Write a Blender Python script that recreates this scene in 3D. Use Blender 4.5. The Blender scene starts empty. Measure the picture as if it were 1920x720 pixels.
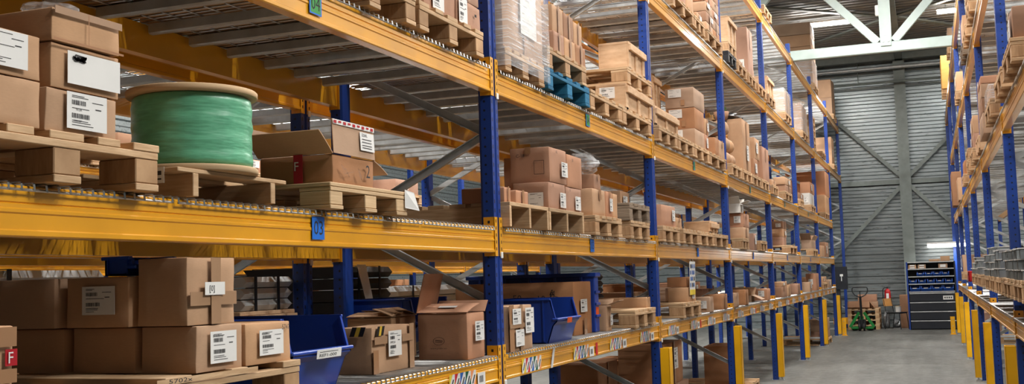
import bpy, math, random
from mathutils import Vector, Matrix, noise
PI = math.pi
rnd = random.Random(11)
SC = bpy.context.scene
COL = SC.collection

# ------------------------------------------------------------------ materials
def lin(c):
    return tuple((x/255/12.92 if x/255 <= .04045 else ((x/255+.055)/1.055)**2.4) for x in c) + (1,)

class NT:
    def __init__(s, name):
        s.m = bpy.data.materials.new(name); s.m.use_nodes = True
        s.t = s.m.node_tree; s.b = s.t.nodes['Principled BSDF']; s.out = s.t.nodes['Material Output']
    def n(s, typ, **kw):
        n = s.t.nodes.new(typ)
        for k, v in kw.items():
            if k in n.inputs: n.inputs[k].default_value = v
            else: setattr(n, k, v)
        return n
    def l(s, a, b): s.t.links.new(a, b)
    def math(s, op, a, b=None, clamp=False):
        n = s.t.nodes.new('ShaderNodeMath'); n.operation = op; n.use_clamp = clamp
        for i, x in enumerate((a, b)):
            if x is None: continue
            if isinstance(x, (int, float)): n.inputs[i].default_value = x
            else: s.l(x, n.inputs[i])
        return n.outputs[0]
    def mix(s, fac, a, b):
        n = s.t.nodes.new('ShaderNodeMix'); n.data_type = 'RGBA'
        for i, x in ((0, fac), (6, a), (7, b)):
            if hasattr(x, 'is_output'): s.l(x, n.inputs[i])
            else: n.inputs[i].default_value = x
        return n.outputs[2]
    def ramp(s, fac, p0, p1):
        n = s.t.nodes.new('ShaderNodeMapRange'); n.inputs[1].default_value = p0; n.inputs[2].default_value = p1
        s.l(fac, n.inputs[0]); return n.outputs[0]
    def noise(s, scale, detail=3, vec=None, rough=.5):
        n = s.n('ShaderNodeTexNoise', Scale=scale, Detail=detail, Roughness=rough)
        if vec is not None: s.l(vec, n.inputs['Vector'])
        return n.outputs[0]
    def coord(s, kind='Object', scale=None):
        c = s.t.nodes.new('ShaderNodeTexCoord').outputs[kind]
        if scale:
            m = s.n('ShaderNodeMapping'); m.inputs['Scale'].default_value = scale
            s.l(c, m.inputs[0]); c = m.outputs[0]
        return c
    def bump(s, h, strength=.2, dist=.01):
        n = s.n('ShaderNodeBump', Strength=strength, Distance=dist)
        s.l(h, n.inputs['Height']); s.l(n.outputs[0], s.b.inputs['Normal'])
    def set(s, **kw):
        for k, v in kw.items(): s.b.inputs[k.replace('_', ' ')].default_value = v

def plain(name, rgb, rough=.5, metal=0, var=.12, scale=6, bump=0, coat=0):
    t = NT(name); c = lin(rgb)
    d = tuple(x*(1-var) for x in c[:3]) + (1,); e = tuple(min(1, x*(1+var)) for x in c[:3]) + (1,)
    nz = t.noise(scale, 4, t.coord())
    t.l(t.mix(t.ramp(nz, .3, .7), d, e), t.b.inputs['Base Color'])
    t.set(Roughness=rough, Metallic=metal, Coat_Weight=coat)
    if bump: t.bump(nz, bump)
    return t.m

def cardboard(name, rgb):
    t = NT(name); c = lin(rgb)
    v = t.coord()
    big = t.ramp(t.noise(3.5, 3, v), .3, .7)
    fib = t.ramp(t.noise(60, 2, t.coord('Object', (1, 1, 6))), .25, .75)
    oi = t.n('ShaderNodeObjectInfo').outputs['Random']
    a = t.mix(big, tuple(x*.86 for x in c[:3])+(1,), tuple(x*1.08 for x in c[:3])+(1,))
    a = t.mix(t.math('MULTIPLY', fib, .25), a, tuple(x*.7 for x in c[:3])+(1,))
    hs = t.n('ShaderNodeHueSaturation'); t.l(a, hs.inputs['Color'])
    t.l(t.math('ADD', t.math('MULTIPLY', oi, .3), .84), hs.inputs['Value'])
    t.l(t.math('ADD', t.math('MULTIPLY', oi, .25), .85), hs.inputs['Saturation'])
    t.l(hs.outputs[0], t.b.inputs['Base Color'])
    t.set(Roughness=.78, Specular_IOR_Level=.25)
    t.bump(t.noise(9, 4, v), .25, .01)
    return t.m

def wood(name, rgb, dark, scale=(3, 3, 30), knots=True):
    t = NT(name); v = t.coord('Object', scale)
    nz = t.noise(2.2, 5, v, .6)
    f = t.ramp(nz, .3, .72)
    col = t.mix(f, lin(dark), lin(rgb))
    oi = t.n('ShaderNodeObjectInfo').outputs['Random']
    blot = t.ramp(t.noise(5, 2, t.coord()), .35, .75)
    col = t.mix(t.math('MULTIPLY', blot, .22), col, lin(tuple(x*.78 for x in rgb)))
    hs = t.n('ShaderNodeHueSaturation'); t.l(col, hs.inputs['Color'])
    t.l(t.math('ADD', t.math('MULTIPLY', oi, .3), .82), hs.inputs['Value'])
    t.l(hs.outputs[0], t.b.inputs['Base Color']); t.set(Roughness=.75, Specular_IOR_Level=.25)
    t.bump(nz, .25, .004)
    return t.m

def upright_paint(name, rgb):
    """blue enamel with the shade inside the front slots and round flank holes painted on as dark colour"""
    t = NT(name); c = lin(rgb)
    sp = t.n('ShaderNodeSeparateXYZ'); t.l(t.coord(), sp.inputs[0]); x, y, z = sp.outputs
    zz = t.math('MODULO', z, .05)
    zc = t.math('ABSOLUTE', t.math('SUBTRACT', zz, .025))
    ay = t.math('ABSOLUTE', y)
    yc = t.math('ABSOLUTE', t.math('SUBTRACT', ay, .034))
    slot = t.math('MULTIPLY', t.math('LESS_THAN', yc, .0055), t.math('LESS_THAN', zc, .0105))
    slot = t.math('MULTIPLY', slot, t.math('GREATER_THAN', x, -.004))
    xc = t.math('ADD', x, .04)
    rad = t.math('SQRT', t.math('ADD', t.math('MULTIPLY', xc, xc), t.math('MULTIPLY', zc, zc)))
    hole = t.math('MULTIPLY', t.math('LESS_THAN', rad, .0065), t.math('GREATER_THAN', ay, .0495))
    h = t.math('MAXIMUM', slot, hole)
    nz = t.ramp(t.noise(5, 4, t.coord()), .3, .7)
    base = t.mix(nz, tuple(q*.85 for q in c[:3])+(1,), tuple(q*1.12 for q in c[:3])+(1,))
    t.l(t.mix(h, base, lin((12, 14, 22))), t.b.inputs['Base Color'])  # dark spots painted for the shade inside slots and holes
    t.set(Roughness=.42, Specular_IOR_Level=.5)
    return t.m

def beam_paint(name, rgb):
    t = NT(name); c = lin(rgb); v = t.coord('Object', (1, 1, 1))
    nz = t.ramp(t.noise(3.5, 5, v), .3, .7)
    base = t.mix(nz, tuple(q*.92 for q in c[:3])+(1,), tuple(min(1, q*1.06) for q in c[:3])+(1,))
    sc = t.ramp(t.noise(20, 6, t.coord('Object', (1, .5, 2)), .7), .70, .76)
    base = t.mix(t.math('MULTIPLY', sc, .35), base, lin((120, 86, 40)))
    t.l(base, t.b.inputs['Base Color'])
    t.set(Roughness=.36, Specular_IOR_Level=.6, Coat_Weight=.5, Coat_Roughness=.16)
    return t.m

def steel(name, rgb, rough=.45, metal=.75, stretch=(1, 1, 1), scale=8):
    t = NT(name); c = lin(rgb)
    nz = t.ramp(t.noise(scale, 5, t.coord('Object', stretch), .65), .25, .75)
    t.l(t.mix(nz, tuple(q*.75 for q in c[:3])+(1,), tuple(min(1, q*1.15) for q in c[:3])+(1,)), t.b.inputs['Base Color'])
    t.l(t.math('ADD', t.math('MULTIPLY', nz, .2), rough-.1), t.b.inputs['Roughness'])
    t.set(Metallic=metal)
    return t.m

def stretch_film(name, alpha=.3, tint=(235, 238, 240)):
    t = NT(name); v = t.coord('Object', (1.6, 1.6, 40))
    nz = t.noise(3.0, 4, v, .6)
    streak = t.ramp(nz, .50, .68)
    tr = t.n('ShaderNodeBsdfTransparent')
    mx = t.n('ShaderNodeMixShader')
    t.l(t.math('ADD', t.math('MULTIPLY', streak, .4), alpha*.4), mx.inputs[0])
    t.l(tr.outputs[0], mx.inputs[1]); t.l(t.b.outputs[0], mx.inputs[2])
    t.l(mx.outputs[0], t.out.inputs[0])
    t.set(Base_Color=lin(tint), Roughness=.22, Specular_IOR_Level=.8)
    t.bump(nz, .4, .01)
    return t.m

def floor_concrete():
    t = NT('concrete'); v = t.coord()
    a = t.ramp(t.noise(.6, 5, v, .6), .3, .7); b = t.ramp(t.noise(7, 6, v, .7), .3, .7)
    st = t.ramp(t.noise(1.6, 4, t.coord('Object', (2.2, .22, 1)), .6), .45, .75)
    col = t.mix(a, lin((88, 88, 84)), lin((112, 112, 107)))
    col = t.mix(t.math('MULTIPLY', b, .3), col, lin((70, 70, 67)))
    col = t.mix(t.math('MULTIPLY', st, .45), col, lin((140, 140, 135)))
    t.l(col, t.b.inputs['Base Color'])
    t.l(t.math('ADD', t.math('MULTIPLY', b, .2), .42), t.b.inputs['Roughness'])
    t.set(Specular_IOR_Level=.4); t.bump(t.noise(40, 4, v), .08, .01)
    return t.m

def green_film():
    t = NT('green_wrap'); v = t.coord('Object', (1.2, 1.2, 7))
    nz = t.noise(3.0, 3, v, .5); fine = t.noise(30, 3, t.coord('Object', (1, 1, 3)))
    c = lin((98, 176, 136))
    col = t.mix(t.ramp(fine, .3, .7), tuple(q*.88 for q in c[:3])+(1,), tuple(q*1.1 for q in c[:3])+(1,))
    t.l(col, t.b.inputs['Base Color']); t.set(Roughness=.42, Coat_Weight=.35, Coat_Roughness=.2)
    t.bump(nz, .35, .03)
    return t.m

def emissive(name, rgb, s):
    t = NT(name); c = lin(rgb); t.set(Base_Color=c, Emission_Color=c, Emission_Strength=s); return t.m

M = dict(
    card_tan=cardboard('cardboard_tan', (186, 150, 119)), card_pink=cardboard('cardboard_brown', (180, 136, 109)),
    card_dark=cardboard('cardboard_dark', (166, 122, 90)), card_white=cardboard('cardboard_white', (214, 211, 204)),
    tape=plain('brown_tape', (156, 116, 82), .4, var=.1), tape_clear=plain('clear_tape', (160, 126, 96), .38, var=.06),
    tape_red=plain('red_tape', (176, 32, 42), .3), tape_black=plain('black_tape', (26, 24, 24), .4), tape_yellow=plain('yellow_tape', (216, 180, 60), .4),
    paper=plain('paper', (222, 221, 217), .7, var=.04), ink=plain('ink', (44, 42, 44), .7, var=.1), ink_brown=plain('brown_print', (70, 44, 34), .8),
    wood=wood('pallet_wood', (216, 184, 146), (178, 142, 104)), wood_side=wood('pallet_block_wood', (204, 166, 126), (160, 122, 86), (20, 3, 3)),
    wood_old=wood('weathered_wood', (150, 132, 112), (104, 90, 76)), ply=wood('plywood', (216, 186, 146), (188, 156, 118), (2, 2, 60)),
    crate=wood('crate_wood', (222, 188, 152), (192, 154, 118), (3, 3, 12)), wood_blue=wood('blue_pallet_wood', (52, 128, 164), (34, 96, 132)),
    blue=upright_paint('blue_enamel', (22, 58, 136)), blue_plain=plain('blue_steel', (22, 58, 136), .42),
    yellow=beam_paint('yellow_enamel', (228, 160, 24)), guard=plain('guard_yellow', (240, 178, 12), .45, var=.05),
    dark=plain('dark_hole', (18, 16, 16), .8), galv=steel('galvanised_steel', (196, 200, 200), .42, .5),
    wire=steel('zinc_wire', (190, 190, 188), .35, .85), clip=plain('white_clip', (232, 232, 228), .5),
    bin_lit=plain('lit_blue_plastic', (52, 104, 205), .35, var=.05), bin=plain('blue_plastic', (28, 66, 160), .35, var=.06), black=plain('black_plastic', (30, 31, 33), .45),  # lighter bin blue: the light on the small bins put into the colour
    green=plain('green_enamel', (22, 120, 50), .4), red=plain('red_enamel', (180, 24, 30), .35), rubber=plain('rubber', (24, 24, 25), .7),
    film=stretch_film('stretch_film', .5), film_bag=stretch_film('plastic_bag', .5), wrap_green=green_film(),
    white_steel=plain('white_enamel', (176, 193, 188), .5, var=.05), grey_steel=plain('grey_column', (120, 128, 124), .5, .1),
    clad=steel('wall_cladding', (138, 146, 147), .32, .65, (.4, 4, 4), 5), deck=steel('roof_deck', (128, 128, 126), .6, .2, (.5, 4, 4), 5),
    cabinet=plain('dark_steel', (26, 30, 38), .45), profile=plain('coated_profile', (222, 228, 230), .4, var=.05),
    profile_grey=steel('grey_profile', (150, 156, 158), .45, .5), profile_black=plain('black_profile', (34, 34, 34), .45),
    concrete=floor_concrete(), tube=emissive('lit_tube', (255, 250, 244), 26), tube_dim=emissive('small_lit_tube', (255, 250, 244), 9), fixture=plain('fixture_white', (225, 226, 224), .5),
    plyc=wood('stained_plywood', (190, 142, 74), (168, 122, 60), (2, 2, 12)), orange=plain('orange_card', (232, 92, 26), .6), sign_blue=plain('sign_blue', (30, 112, 214), .5), sign_green=plain('sign_green', (52, 150, 66), .5),
    s_yellow=plain('sticker_yellow', (232, 204, 60), .5), s_red=plain('sticker_red', (200, 40, 52), .5), s_blue=plain('sticker_blue', (40, 98, 180), .5),
    s_green=plain('sticker_green', (24, 92, 70), .5), s_orange=plain('sticker_orange', (232, 150, 100), .5),
    leaf=plain('leaf_green', (84, 140, 60), .6), foil=steel('grey_film', (150, 154, 156), .3, .2, (1, 1, 1), 12), seat=plain('seat_wood', (196, 138, 70), .45),
    print_blue=plain('print_blue', (50, 96, 160), .6), teal=plain('teal_plastic', (40, 110, 120), .5),
)

# ------------------------------------------------------------------ mesh builder
class MB:
    def __init__(s): s.v = []; s.f = []; s.mi = []; s.mats = []; s.sm = []
    def mat(s, m):
        if isinstance(m, str): m = M[m]
        if m not in s.mats: s.mats.append(m)
        return s.mats.index(m)
    def add(s, vs, fs, m, smooth=False):
        o = len(s.v); i = s.mat(m)
        s.v += [tuple(v) for v in vs]
        for f in fs: s.f.append([o+k for k in f]); s.mi.append(i); s.sm.append(smooth)
    def box(s, x0, x1, y0, y1, z0, z1, m, bev=0, T=None):
        if bev <= 0:
            vs = [(x, y, z) for x in (x0, x1) for y in (y0, y1) for z in (z0, z1)]
            fs = [(0, 1, 3, 2), (4, 6, 7, 5), (0, 4, 5, 1), (2, 3, 7, 6), (0, 2, 6, 4), (1, 5, 7, 3)]
        else:
            b = min(bev, (x1-x0)*.45, (y1-y0)*.45, (z1-z0)*.45)
            vs = []; ix = {}
            for i, x in enumerate((x0, x1)):
                for j, y in enumerate((y0, y1)):
                    for k, z in enumerate((z0, z1)):
                        dx, dy, dz = (b if i == 0 else -b), (b if j == 0 else -b), (b if k == 0 else -b)
                        for a, p in (('x', (x, y+dy, z+dz)), ('y', (x+dx, y, z+dz)), ('z', (x+dx, y+dy, z))):
                            ix[i, j, k, a] = len(vs); vs.append(p)
            g = lambda i, j, k, a: ix[i, j, k, a]
            fs = []
            fs += [(g(0,0,0,'x'), g(0,0,1,'x'), g(0,1,1,'x'), g(0,1,0,'x')), (g(1,0,0,'x'), g(1,1,0,'x'), g(1,1,1,'x'), g(1,0,1,'x'))]
            fs += [(g(0,0,0,'y'), g(1,0,0,'y'), g(1,0,1,'y'), g(0,0,1,'y')), (g(0,1,0,'y'), g(0,1,1,'y'), g(1,1,1,'y'), g(1,1,0,'y'))]
            fs += [(g(0,0,0,'z'), g(0,1,0,'z'), g(1,1,0,'z'), g(1,0,0,'z')), (g(0,0,1,'z'), g(1,0,1,'z'), g(1,1,1,'z'), g(0,1,1,'z'))]
            def q(a, b_, c, d, out):
                f = [a, b_, c, d]; p = [Vector(vs[t]) for t in f]
                if (p[1]-p[0]).cross(p[2]-p[0]).dot(Vector(out)) < 0: f.reverse()
                fs.append(tuple(f))
            sg = (-1, 1)
            for i in (0, 1):
                for j in (0, 1):
                    q(g(i,j,0,'x'), g(i,j,1,'x'), g(i,j,1,'y'), g(i,j,0,'y'), (sg[i], sg[j], 0))
                    q(g(i,0,j,'x'), g(i,1,j,'x'), g(i,1,j,'z'), g(i,0,j,'z'), (sg[i], 0, sg[j]))
                    q(g(0,i,j,'y'), g(1,i,j,'y'), g(1,i,j,'z'), g(0,i,j,'z'), (0, sg[i], sg[j]))
                    for k in (0, 1):
                        f = [g(i,j,k,'x'), g(i,j,k,'y'), g(i,j,k,'z')]; p = [Vector(vs[t]) for t in f]
                        if (p[1]-p[0]).cross(p[2]-p[0]).dot(Vector((sg[i], sg[j], sg[k]))) < 0: f.reverse()
                        fs.append(tuple(f))
        if T is not None: vs = [T @ Vector(v) for v in vs]
        s.add(vs, fs, m)
    def prism(s, prof, a, b, axis, m, smooth=False, caps=True):
        """profile of 2-D points extruded along axis: 'y' -> prof (x,z); 'z' -> prof (x,y); 'x' -> prof (y,z)"""
        n = len(prof)
        put = {'y': lambda p, t: (p[0], t, p[1]), 'z': lambda p, t: (p[0], p[1], t), 'x': lambda p, t: (t, p[0], p[1])}[axis]
        vs = [put(p, a) for p in prof] + [put(p, b) for p in prof]
        area = sum(prof[i][0]*prof[(i+1) % n][1]-prof[(i+1) % n][0]*prof[i][1] for i in range(n))
        flip = (area > 0) == (axis == 'y')
        fs = [(i, (i+1) % n, n+(i+1) % n, n+i) for i in range(n)]
        if caps: fs += [tuple(range(n-1, -1, -1)), tuple(range(n, 2*n))]
        if flip: fs = [tuple(reversed(f)) for f in fs]
        s.add(vs, fs, m, smooth)
    def tube(s, p, q, r, m, n=8, smooth=True, caps=True, r2=None):
        p, q = Vector(p), Vector(q); d = (q-p).normalized()
        u = d.orthogonal().normalized(); w = d.cross(u); r2 = r if r2 is None else r2
        vs = []
        for c, rr in ((p, r), (q, r2)):
            vs += [c+rr*(math.cos(2*PI*i/n)*u+math.sin(2*PI*i/n)*w) for i in range(n)]
        fs = [(i, (i+1) % n, n+(i+1) % n, n+i) for i in range(n)]
        s.add(vs, fs, m, smooth)
        if caps: s.add(vs, [tuple(range(n-1, -1, -1)), tuple(range(n, 2*n))], m)
    def path(s, pts, r, m, n=6):
        for a, b in zip(pts, pts[1:]): s.tube(a, b, r, m, n)
    def lathe(s, prof, m, n=32, c=(0, 0, 0), smooth=True):
        k = len(prof); vs = []
        for i in range(n):
            a = 2*PI*i/n
            vs += [(c[0]+r*math.cos(a), c[1]+r*math.sin(a), c[2]+z) for r, z in prof]
        fs = []
        for i in range(n):
            j = (i+1) % n
            for t in range(k-1): fs.append((i*k+t, j*k+t, j*k+t+1, i*k+t+1))
        s.add(vs, fs, m, smooth)
    def quad(s, pts, m): s.add(pts, [(0, 1, 2, 3)], m)
    def slab(s, pts, t, m):
        """flat quad given thickness along its normal"""
        p = [Vector(q) for q in pts]; n = (p[1]-p[0]).cross(p[3]-p[0]).normalized()*t
        vs = p+[q+n for q in p]
        s.add(vs, [(3, 2, 1, 0), (4, 5, 6, 7), (0, 1, 5, 4), (1, 2, 6, 5), (2, 3, 7, 6), (3, 0, 4, 7)], m)
    def build(s, name, parent=None, loc=None, rotz=0):
        me = bpy.data.meshes.new(name); me.from_pydata(s.v, [], s.f)
        for m in s.mats: me.materials.append(m)
        me.polygons.foreach_set('material_index', s.mi); me.polygons.foreach_set('use_smooth', s.sm)
        me.update()
        return put(name, me, parent, loc, rotz)

def put(name, me, parent=None, loc=None, rotz=0):
    o = bpy.data.objects.new(name, me); COL.objects.link(o)
    if parent is not None: o.parent = parent
    if loc is not None: o.location = loc
    if rotz: o.rotation_euler = (0, 0, rotz)
    return o

def empty(name, loc, rotz=0):
    return put(name, None, None, loc, rotz)

def tag(o, label, cat, group=None):
    o['label'] = label; o['category'] = cat
    if group: o['group'] = group
    return o

def structure(o, label=None):
    o['kind'] = 'structure'
    if label: o['label'] = label
    return o

_txt = {}
def text_geo(s):
    """outline of a word as flat faces: (verts 2-D, faces, width) at cap height 1"""
    if s not in _txt:
        cu = bpy.data.curves.new('lettering', 'FONT'); cu.body = s; cu.size = 1.0; cu.resolution_u = 2
        ob = bpy.data.objects.new('lettering', cu); COL.objects.link(ob)
        dg = bpy.context.evaluated_depsgraph_get()
        me = bpy.data.meshes.new_from_object(ob.evaluated_get(dg))
        vs = [(v.co.x, v.co.y) for v in me.vertices]; fs = [tuple(p.vertices) for p in me.polygons]
        bpy.data.objects.remove(ob); bpy.data.curves.remove(cu); bpy.data.meshes.remove(me)
        x0 = min(v[0] for v in vs); x1 = max(v[0] for v in vs); y0 = min(v[1] for v in vs); y1 = max(v[1] for v in vs)
        _txt[s] = ([(v[0]-x0, v[1]-y0) for v in vs], fs, x1-x0, y1-y0)
    return _txt[s]

class Face:
    """a drawing plane on a flat face: origin o, unit vectors u (right) and v (up), outward n"""
    def __init__(s, o, u, v, w, h):
        s.o, s.u, s.v, s.w, s.h = Vector(o), Vector(u).normalized(), Vector(v).normalized(), w, h
        s.n = s.u.cross(s.v)
    def p(s, a, b, off): return s.o+s.u*a+s.v*b+s.n*off
    def rect(s, mb, a0, a1, b0, b1, off, m, thick=.0):
        if thick: mb.slab([s.p(a0, b0, off), s.p(a1, b0, off), s.p(a1, b1, off), s.p(a0, b1, off)], thick, m)
        else: mb.quad([s.p(a0, b0, off), s.p(a1, b0, off), s.p(a1, b1, off), s.p(a0, b1, off)], m)
    def poly(s, mb, pts, off, m): mb.add([s.p(a, b, off) for a, b in pts], [tuple(range(len(pts)))], m)
    def text(s, mb, txt, a, b, height, off, m, width=None, rot=0):
        vs, fs, w, h = text_geo(txt); k = height/h; kx = k if width is None else width/w
        cr, sr = math.cos(rot), math.sin(rot)
        mb.add([s.p(a+x*kx*cr-y*k*sr, b+x*kx*sr+y*k*cr, off) for x, y in vs], fs, m)
    def line(s, mb, pts, wd, off, m):
        for (a, b), (c, d) in zip(pts, pts[1:]):
            L = math.hypot(c-a, d-b) or 1e-6; nx, ny = -(d-b)/L*wd/2, (c-a)/L*wd/2
            s.poly(mb, [(a-nx, b-ny), (c-nx, d-ny), (c+nx, d+ny), (a+nx, b+ny)], off, m)
EXPOSURE = 0.95
# ------------------------------------------------------------------ setting
L = 3.7
Y_BACK = 26.3; Y_FRONT = -9.0; X_LEFT = -10.0; X_RIGHT = 11.0; Z_CEIL = 7.5
mb = MB(); mb.box(X_LEFT-.3, X_RIGHT+.3, Y_FRONT-.3, Y_BACK+.3, -.3, 0, 'concrete')
structure(mb.build('floor'), 'grey concrete floor of the aisle')

def cladding(along0, along1, h0, h1, period, depth):
    """trapezoid profile as (offset, height) points"""
    pts = []; n = int((h1-h0)/period)
    for i in range(n+1):
        z = h0+i*period
        pts += [(0, z), (0, z+period*.52), (-depth, z+period*.60), (-depth, z+period*.92)]
    return [p for p in pts if p[1] <= h1]+[(0, h1)]
def sheet(name, pts, a, b, place, m, label=None):
    mb = MB(); vs = [place(p, a) for p in pts]+[place(p, b) for p in pts]; n = len(pts)
    mb.add(vs, [(i, i+1, n+i+1, n+i) for i in range(n-1)], m)
    return structure(mb.build(name), label)
pb = []
for i in range(38):
    z = i*.2; pb += [q for q in ((0, z), (0, z+.07), (-.03, z+.095), (-.03, z+.175)) if q[1] < Z_CEIL]
pb.append((0, Z_CEIL))
sheet('wall_back', pb, X_RIGHT, X_LEFT, lambda p, t: (t, Y_BACK-p[0]-.0, p[1]), 'clad', 'end wall of grey horizontal metal cladding')
sheet('wall_left', pb, Y_BACK, Y_FRONT, lambda p, t: (X_LEFT+p[0], t, p[1]), 'clad')
sheet('wall_right', pb, Y_FRONT, Y_BACK, lambda p, t: (X_RIGHT-p[0], t, p[1]), 'clad')
sheet('wall_front', pb, X_LEFT, X_RIGHT, lambda p, t: (t, Y_FRONT+p[0], p[1]), 'clad')
pc = cladding(0, 0, Y_FRONT, Y_BACK, .25, .08)
sheet('ceiling', pc, X_LEFT, X_RIGHT, lambda p, t: (t, p[1], Z_CEIL+p[0]*-1), 'deck', 'ribbed metal roof deck')
# steel frame on the end wall
yw = Y_BACK-.06
mb = MB(); mb.box(1.56, 1.58+.2, yw-.16, yw, 0, Z_CEIL, 'grey_steel'); mb.box(1.52, 1.82, yw-.18, yw-.16, 0, Z_CEIL, 'grey_steel')
structure(mb.build('trim_1'), 'grey steel column on the end wall')
def brace_bar(p, q, w, name, m='grey_steel'):
    p, q = Vector(p), Vector(q); d = (q-p).normalized(); side = d.cross(Vector((0, 1, 0))).normalized()*w/2
    mb = MB(); mb.slab([p-side, q-side, q+side, p+side], .05, m); return structure(mb.build(name), 'diagonal wind brace on the end wall')
k = yw-.1
for i, (a, b) in enumerate([((1.57, k, 4.1), (-1.7, k, 7.4)), ((1.78, k, 4.1), (5.2, k, 7.4)), ((1.57, k, 3.85), (-1.9, k, .3)), ((1.78, k, 3.85), (5.1, k, .3))]):
    brace_bar(a, b, .1, 'trim_%d' % (i+2))
mb = MB(); mb.box(X_LEFT, 1.55, yw-.02, yw+.02, 3.9, 4.02, 'grey_steel'); mb.box(1.8, X_RIGHT, yw-.02, yw+.02, 3.9, 4.02, 'grey_steel')
structure(mb.build('trim_6'), 'horizontal girt on the end wall')
mb = MB(); mb.box(X_LEFT, X_RIGHT, yw-.5, yw-.3, 7.28, 7.46, 'grey_steel'); structure(mb.build('trim_7'), 'dark eaves beam under the roof')
# roof bracing
for i, (a, b) in enumerate([((1.66, 21.0), (-2.6, 17.2)), ((1.66, 21.0), (-2.4, 25.6)), ((1.7, 21.0), (5.4, 25.6)), ((1.7, 21.0), (5.6, 17.2))]):
    a = Vector((*a, 7.40)); b = Vector((*b, 7.40)); d = (b-a).normalized(); s_ = Vector((-d.y, d.x, 0))*.07
    mb = MB(); mb.slab([a-s_, b-s_, b+s_, a+s_], .04, 'grey_steel'); structure(mb.build('trim_%d' % (8+i)), 'diagonal bracing bar under the roof')
mb = MB(); mb.box(1.58, 1.78, 15.4, Y_BACK-.2, 7.28, 7.46, 'grey_steel'); structure(mb.build('trim_12'), 'roof purlin over the aisle')
for i, (z, r) in enumerate([(7.08, .05), (6.68, .03)]):
    mb = MB(); mb.tube((X_LEFT+.1, 25.8, z), (X_RIGHT-.1, 25.8, z), r, 'galv' if i == 0 else 'grey_steel', 8)
    for x in (-4, -1.6, .6, 2.9, 5): mb.tube((x, 25.8, z), (x, 25.8, Z_CEIL), .012, 'grey_steel', 6)
    structure(mb.build('trim_%d' % (13+i)), 'pipe hanging under the roof along the end wall')

# ------------------------------------------------------------------ roof truss
YT = 15.3
def truss():
    t = tag(empty('roof_truss', (1.66, YT, 5.52)), 'pale green white steel roof truss spanning the aisle', 'roof truss')
    mb = MB(); mb.box(-10.4, 5.2, -.06, .06, 0, .19, 'white_steel', .012); mb.build('bottom_chord', t)
    mb = MB(); mb.box(-10.4, 5.2, -.06, .06, 1.76, 1.95, 'white_steel', .012); mb.build('top_chord', t)
    for x in (-6.4, -3.2, 0, 3.2):
        mb = MB(); mb.box(x-.10, x+.10, -.05, -.035, .19, 1.76, 'white_steel'); mb.box(x-.10, x+.10, .035, .05, .19, 1.76, 'white_steel'); mb.box(x-.012, x+.012, -.035, .035, .19, 1.76, 'white_steel')
        mb.box(x-.1, x-.085, -.07, .05, .19, 1.76, 'white_steel'); mb.box(x+.085, x+.1, -.07, .05, .19, 1.76, 'white_steel')
        mb.build('post', t)
        g = MB(); g.box(x-.09, x+.09, -.085, -.06, .11, .30, 'white_steel', .004)
        for dx in (-.045, .045): g.tube((x+dx, -.085, .2), (x+dx, -.1, .2), .022, 'galv', 6)
        g.build('gusset_plate', t)
    for x, s in ((-6.4, 1), (-3.2, -1), (-3.2, 1), (0, -1), (0, 1), (3.2, -1)):
        p = Vector((x+s*.14, 0, .2)); q = Vector((x+s*1.55, 0, 1.75)) ; d = (q-p).normalized(); n = d.cross(Vector((0, 1, 0)))*.07
        b = MB(); b.slab([p-n+Vector((0, .05, 0)), q-n+Vector((0, .05, 0)), q+n+Vector((0, .05, 0)), p+n+Vector((0, .05, 0))], .1, 'white_steel'); b.build('diagonal', t)
truss()
mb = MB(); mb.box(-.035, .035, -.04, 0, 0, .2, 'fixture', .012); mb.box(-.02, .02, -.05, -.04, .03, .17, 'fixture', .005)
tag(mb.build('junction_box', None, (1.535, YT-.03, 6.2)), 'small white box fixed to the left of the truss post', 'junction box')

# ------------------------------------------------------------------ lights
def tube_light(x, y, z, label, ln=1.35, grp='lit fluorescent tubes under the roof'):
    t = tag(empty('tube_light', (x, y, z)), label, 'light', grp)
    b = MB(); b.box(-ln/2, ln/2, -.06, .06, .04, .09, 'fixture', .01)
    for s in (-ln*.35, ln*.35):
        if ln > 1.2: b.tube((s, 0, .09), (s, 0, max(.12, Z_CEIL-z-.05)), .008, 'galv', 6)
        else: b.box(s-.012, s+.012, .0, Y_BACK-y-.03, .09, .115, 'grey_steel')
    b.build('housing', t)
    b = MB(); b.tube((-ln/2+.02, 0, .0), (ln/2-.02, 0, .0), .042, 'tube' if ln > 1.2 else 'tube_dim', 12); b.build('lamp_tube', t)
    li = bpy.data.lights.new('tube_glow', 'AREA'); li.shape = 'RECTANGLE'; li.size = ln; li.size_y = .12; li.energy = LAMP*((1.9 if x < -2 else 1) if ln > 1.2 else .12); li.color = (1, .975, .94)
    lo = bpy.data.objects.new('tube_glow', li); COL.objects.link(lo); lo.parent = t; lo.location = (0, 0, -.06); li.spread = math.radians(170)
    return t
LAMP = 120
tube_light(.10, 20.5, 7.3, 'long lit fluorescent tube under the roof left of the truss post')
tube_light(3.3, 20.5, 7.3, 'lit fluorescent tube under the roof beside the right rack')
for y in (.8, 5.8, 10.8, 15.6):
    for x in (1.35, -3.6, 6.6):
        if y != 15.6 or x != 1.35: tube_light(x, y, 7.3, 'added tube light out of view that brightens the near left bay')
        else: tube_light(x, 12.6, 7.3, 'added tube light out of view that brightens the near left bay')
tube_light(-3.6, 20.5, 7.3, 'added tube light out of view that brightens the near left bay'); tube_light(6.6, 20.5, 7.3, 'added tube light out of view that brightens the near left bay')
for x, y in ((5.6, -2.9), (5.6, -.9), (8.2, -1.8)): tube_light(x, y, 7.3, 'added tube light out of view that brightens the near left bay')  # added lamps out of view, to brighten the near faces of the left rack
tube_light(2.62, 25.55, 2.16, 'low lit fluorescent tube above the end wall bin shelves', 1.0, None)

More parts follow.
